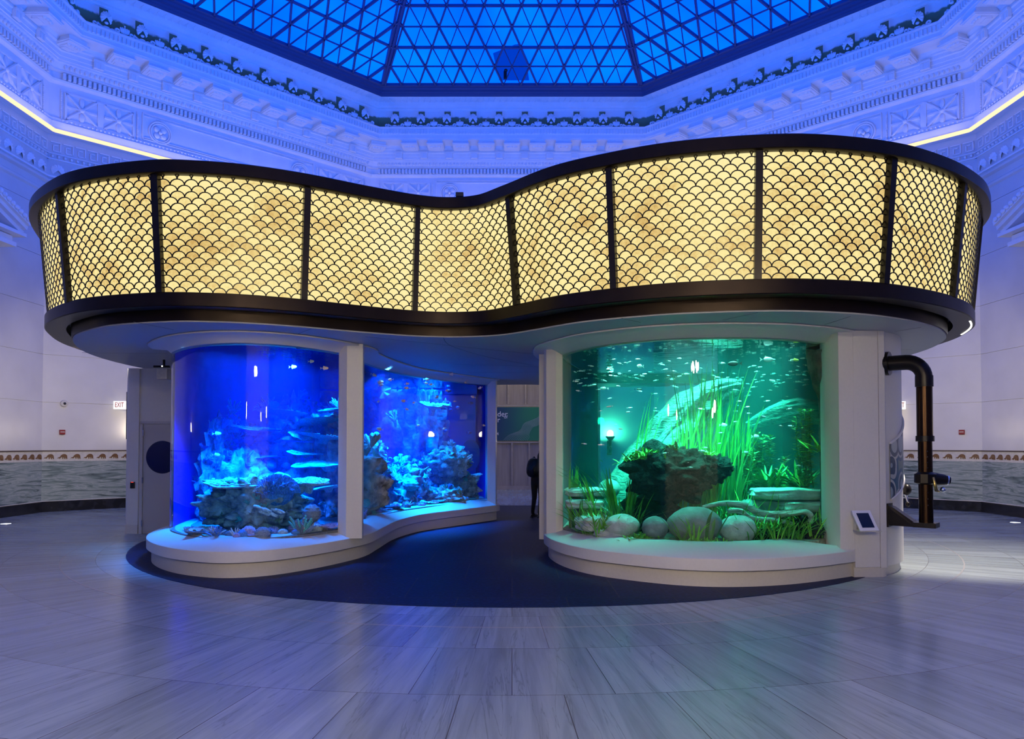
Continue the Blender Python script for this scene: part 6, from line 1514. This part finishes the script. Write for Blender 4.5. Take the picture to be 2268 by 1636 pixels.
# ================================================================== visitor in the passage
def skin_obj(name, pts, edges, radii, m, parent, root=0, sub=2):
    me = bpy.data.meshes.new(name); me.from_pydata(pts, edges, []); o = bpy.data.objects.new(name, me); COL.objects.link(o)
    o.parent = parent; me.materials.append(m)
    md = o.modifiers.new('skin', 'SKIN'); md.use_smooth_shade = True
    lay = me.skin_vertices[0].data
    for i, r in enumerate(radii): lay[i].radius = (r, r) if not hasattr(r, '__len__') else r
    lay[root].use_root = True
    s = o.modifiers.new('sub', 'SUBSURF'); s.levels = sub; s.render_levels = sub
    return o
pn = thing('person', 'visitor in black with a backpack looking into the right aquarium', 'person', (0.60, 17.6, 0), radians(50))
# facing +x (towards the tank), leaning forward, head bowed; z up
P_ = [(0, 0, 0.90), (-0.01, 0, 1.08), (0.05, 0, 1.24), (0.11, 0, 1.34), (0.15, 0, 1.40),        # pelvis .. neck
      (0.0, 0.10, 0.84), (0.02, 0.11, 0.47), (-0.04, 0.12, 0.10), (0.02, 0.12, 0.045), (0.13, 0.13, 0.03),     # far leg
      (0.0, -0.10, 0.84), (-0.01, -0.11, 0.47), (-0.09, -0.12, 0.10), (-0.03, -0.12, 0.045), (0.08, -0.13, 0.03),  # near leg
      (0.08, 0.17, 1.28), (0.10, 0.24, 1.02), (0.28, 0.16, 0.96), (0.33, 0.14, 0.97),       # far arm
      (0.08, -0.17, 1.28), (0.08, -0.24, 1.02), (0.26, -0.18, 0.94), (0.32, -0.15, 0.95)]   # near arm
E_ = [(0, 1), (1, 2), (2, 3), (3, 4), (0, 5), (5, 6), (6, 7), (7, 8), (8, 9), (0, 10), (10, 11), (11, 12), (12, 13), (13, 14), (2, 15), (15, 16), (16, 17), (17, 18), (2, 19), (19, 20), (20, 21), (21, 22)]
R__ = [0.13, (0.13, 0.11), (0.15, 0.12), 0.09, 0.055, 0.095, 0.062, 0.042, 0.045, 0.03, 0.095, 0.062, 0.042, 0.045, 0.03, 0.065, 0.05, 0.036, 0.03, 0.065, 0.05, 0.036, 0.03]
skin_obj('body', P_, E_, R__, M['cloth'], pn)
hd = MB(); hc = (0.22, 0, 1.50)
hd.ball(hc, (0.088, 0.072, 0.11), 16, 12, fn=lambda u: 1.0 + 0.10 * max(0, u.x) * max(0, -u.z), rot=Matrix.Rotation(radians(28), 3, 'Y'))
hd.ball((0.305, 0, 1.46), (0.020, 0.012, 0.022), 8, 6); hd.ball((0.285, 0, 1.42), (0.012, 0.024, 0.007), 8, 6)
for s in (-1, 1): hd.ball((0.21, s * 0.074, 1.49), (0.018, 0.010, 0.028), 8, 6)
hd.build('head', M['skin'], pn, 60)
ey = MB()
for s in (-1, 1): MB().ball((0.298, s * 0.03, 1.492), (0.008, 0.012, 0.007), 8, 6).build('eye', M['black'], pn, 60)
hr = MB(); hr.ball((0.195, 0, 1.525), (0.105, 0.088, 0.10), 16, 12); hr.ball((0.13, 0, 1.40), (0.075, 0.095, 0.15), 14, 10); hr.ball((0.17, -0.05, 1.36), (0.05, 0.05, 0.13), 10, 8)
hr.build('hair', M['hair'], pn, 60)
bpk = MB(); bpk.ball((-0.16, 0, 1.17), (0.125, 0.16, 0.23), 16, 12, fn=lambda u: 1 / max(1e-3, (abs(u.x) ** 3 + abs(u.y) ** 3 + abs(u.z) ** 3) ** (1 / 3)) ** 0.8, rot=Matrix.Rotation(radians(14), 3, 'Y'))
bk_o = bpk.build('backpack', M['black'], pn, 50)
for s in (-1, 1): MB().tube([(-0.10, s * 0.11, 1.36), (0.03, s * 0.13, 1.42), (0.16, s * 0.12, 1.30), (0.10, s * 0.15, 1.08), (-0.08, s * 0.14, 1.0)], 0.018, 6).build('strap', M['black'], pn, 60)
MB().box((-0.268, -0.02, 1.12), (0.05, 0.20, 0.17), rot=Matrix.Rotation(radians(14), 3, 'Y')).build('backpack_pocket', M['cloth'], pn, bevel=0.02)
for sy_ in (-1, 1):
    hnd = MB()
    bx, by, bz = 0.345, sy_ * 0.145, 0.965
    hnd.ball((bx, by, bz), (0.045, 0.018, 0.035), 10, 8)
    for q in range(4): hnd.tube([(bx + 0.02, by, bz + 0.025 - q * 0.017), (bx + 0.065, by - sy_ * 0.01, bz + 0.025 - q * 0.018), (bx + 0.085 - 0.006 * abs(q - 1.5), by - sy_ * 0.03, bz + 0.018 - q * 0.016)], [0.009, 0.008, 0.007], 6)
    hnd.tube([(bx - 0.01, by, bz + 0.03), (bx + 0.02, by - sy_ * 0.03, bz + 0.05), (bx + 0.045, by - sy_ * 0.045, bz + 0.05)], [0.010, 0.009, 0.007], 6)
    hnd.build('hand', M['skin'], pn, 60)
for s, xo in ((1, 0.0), (-1, -0.05)):
    sh = MB(); sh.ball((0.05 + xo, s * 0.125, 0.045), (0.14, 0.05, 0.05), 12, 8); sh.build('shoe', M['black'], pn, 60)
    sl_ = MB(); sl_.box((0.05 + xo, s * 0.125, 0.012), (0.26, 0.085, 0.024)); sl_.build('sole', M['black'], pn, bevel=0.01)
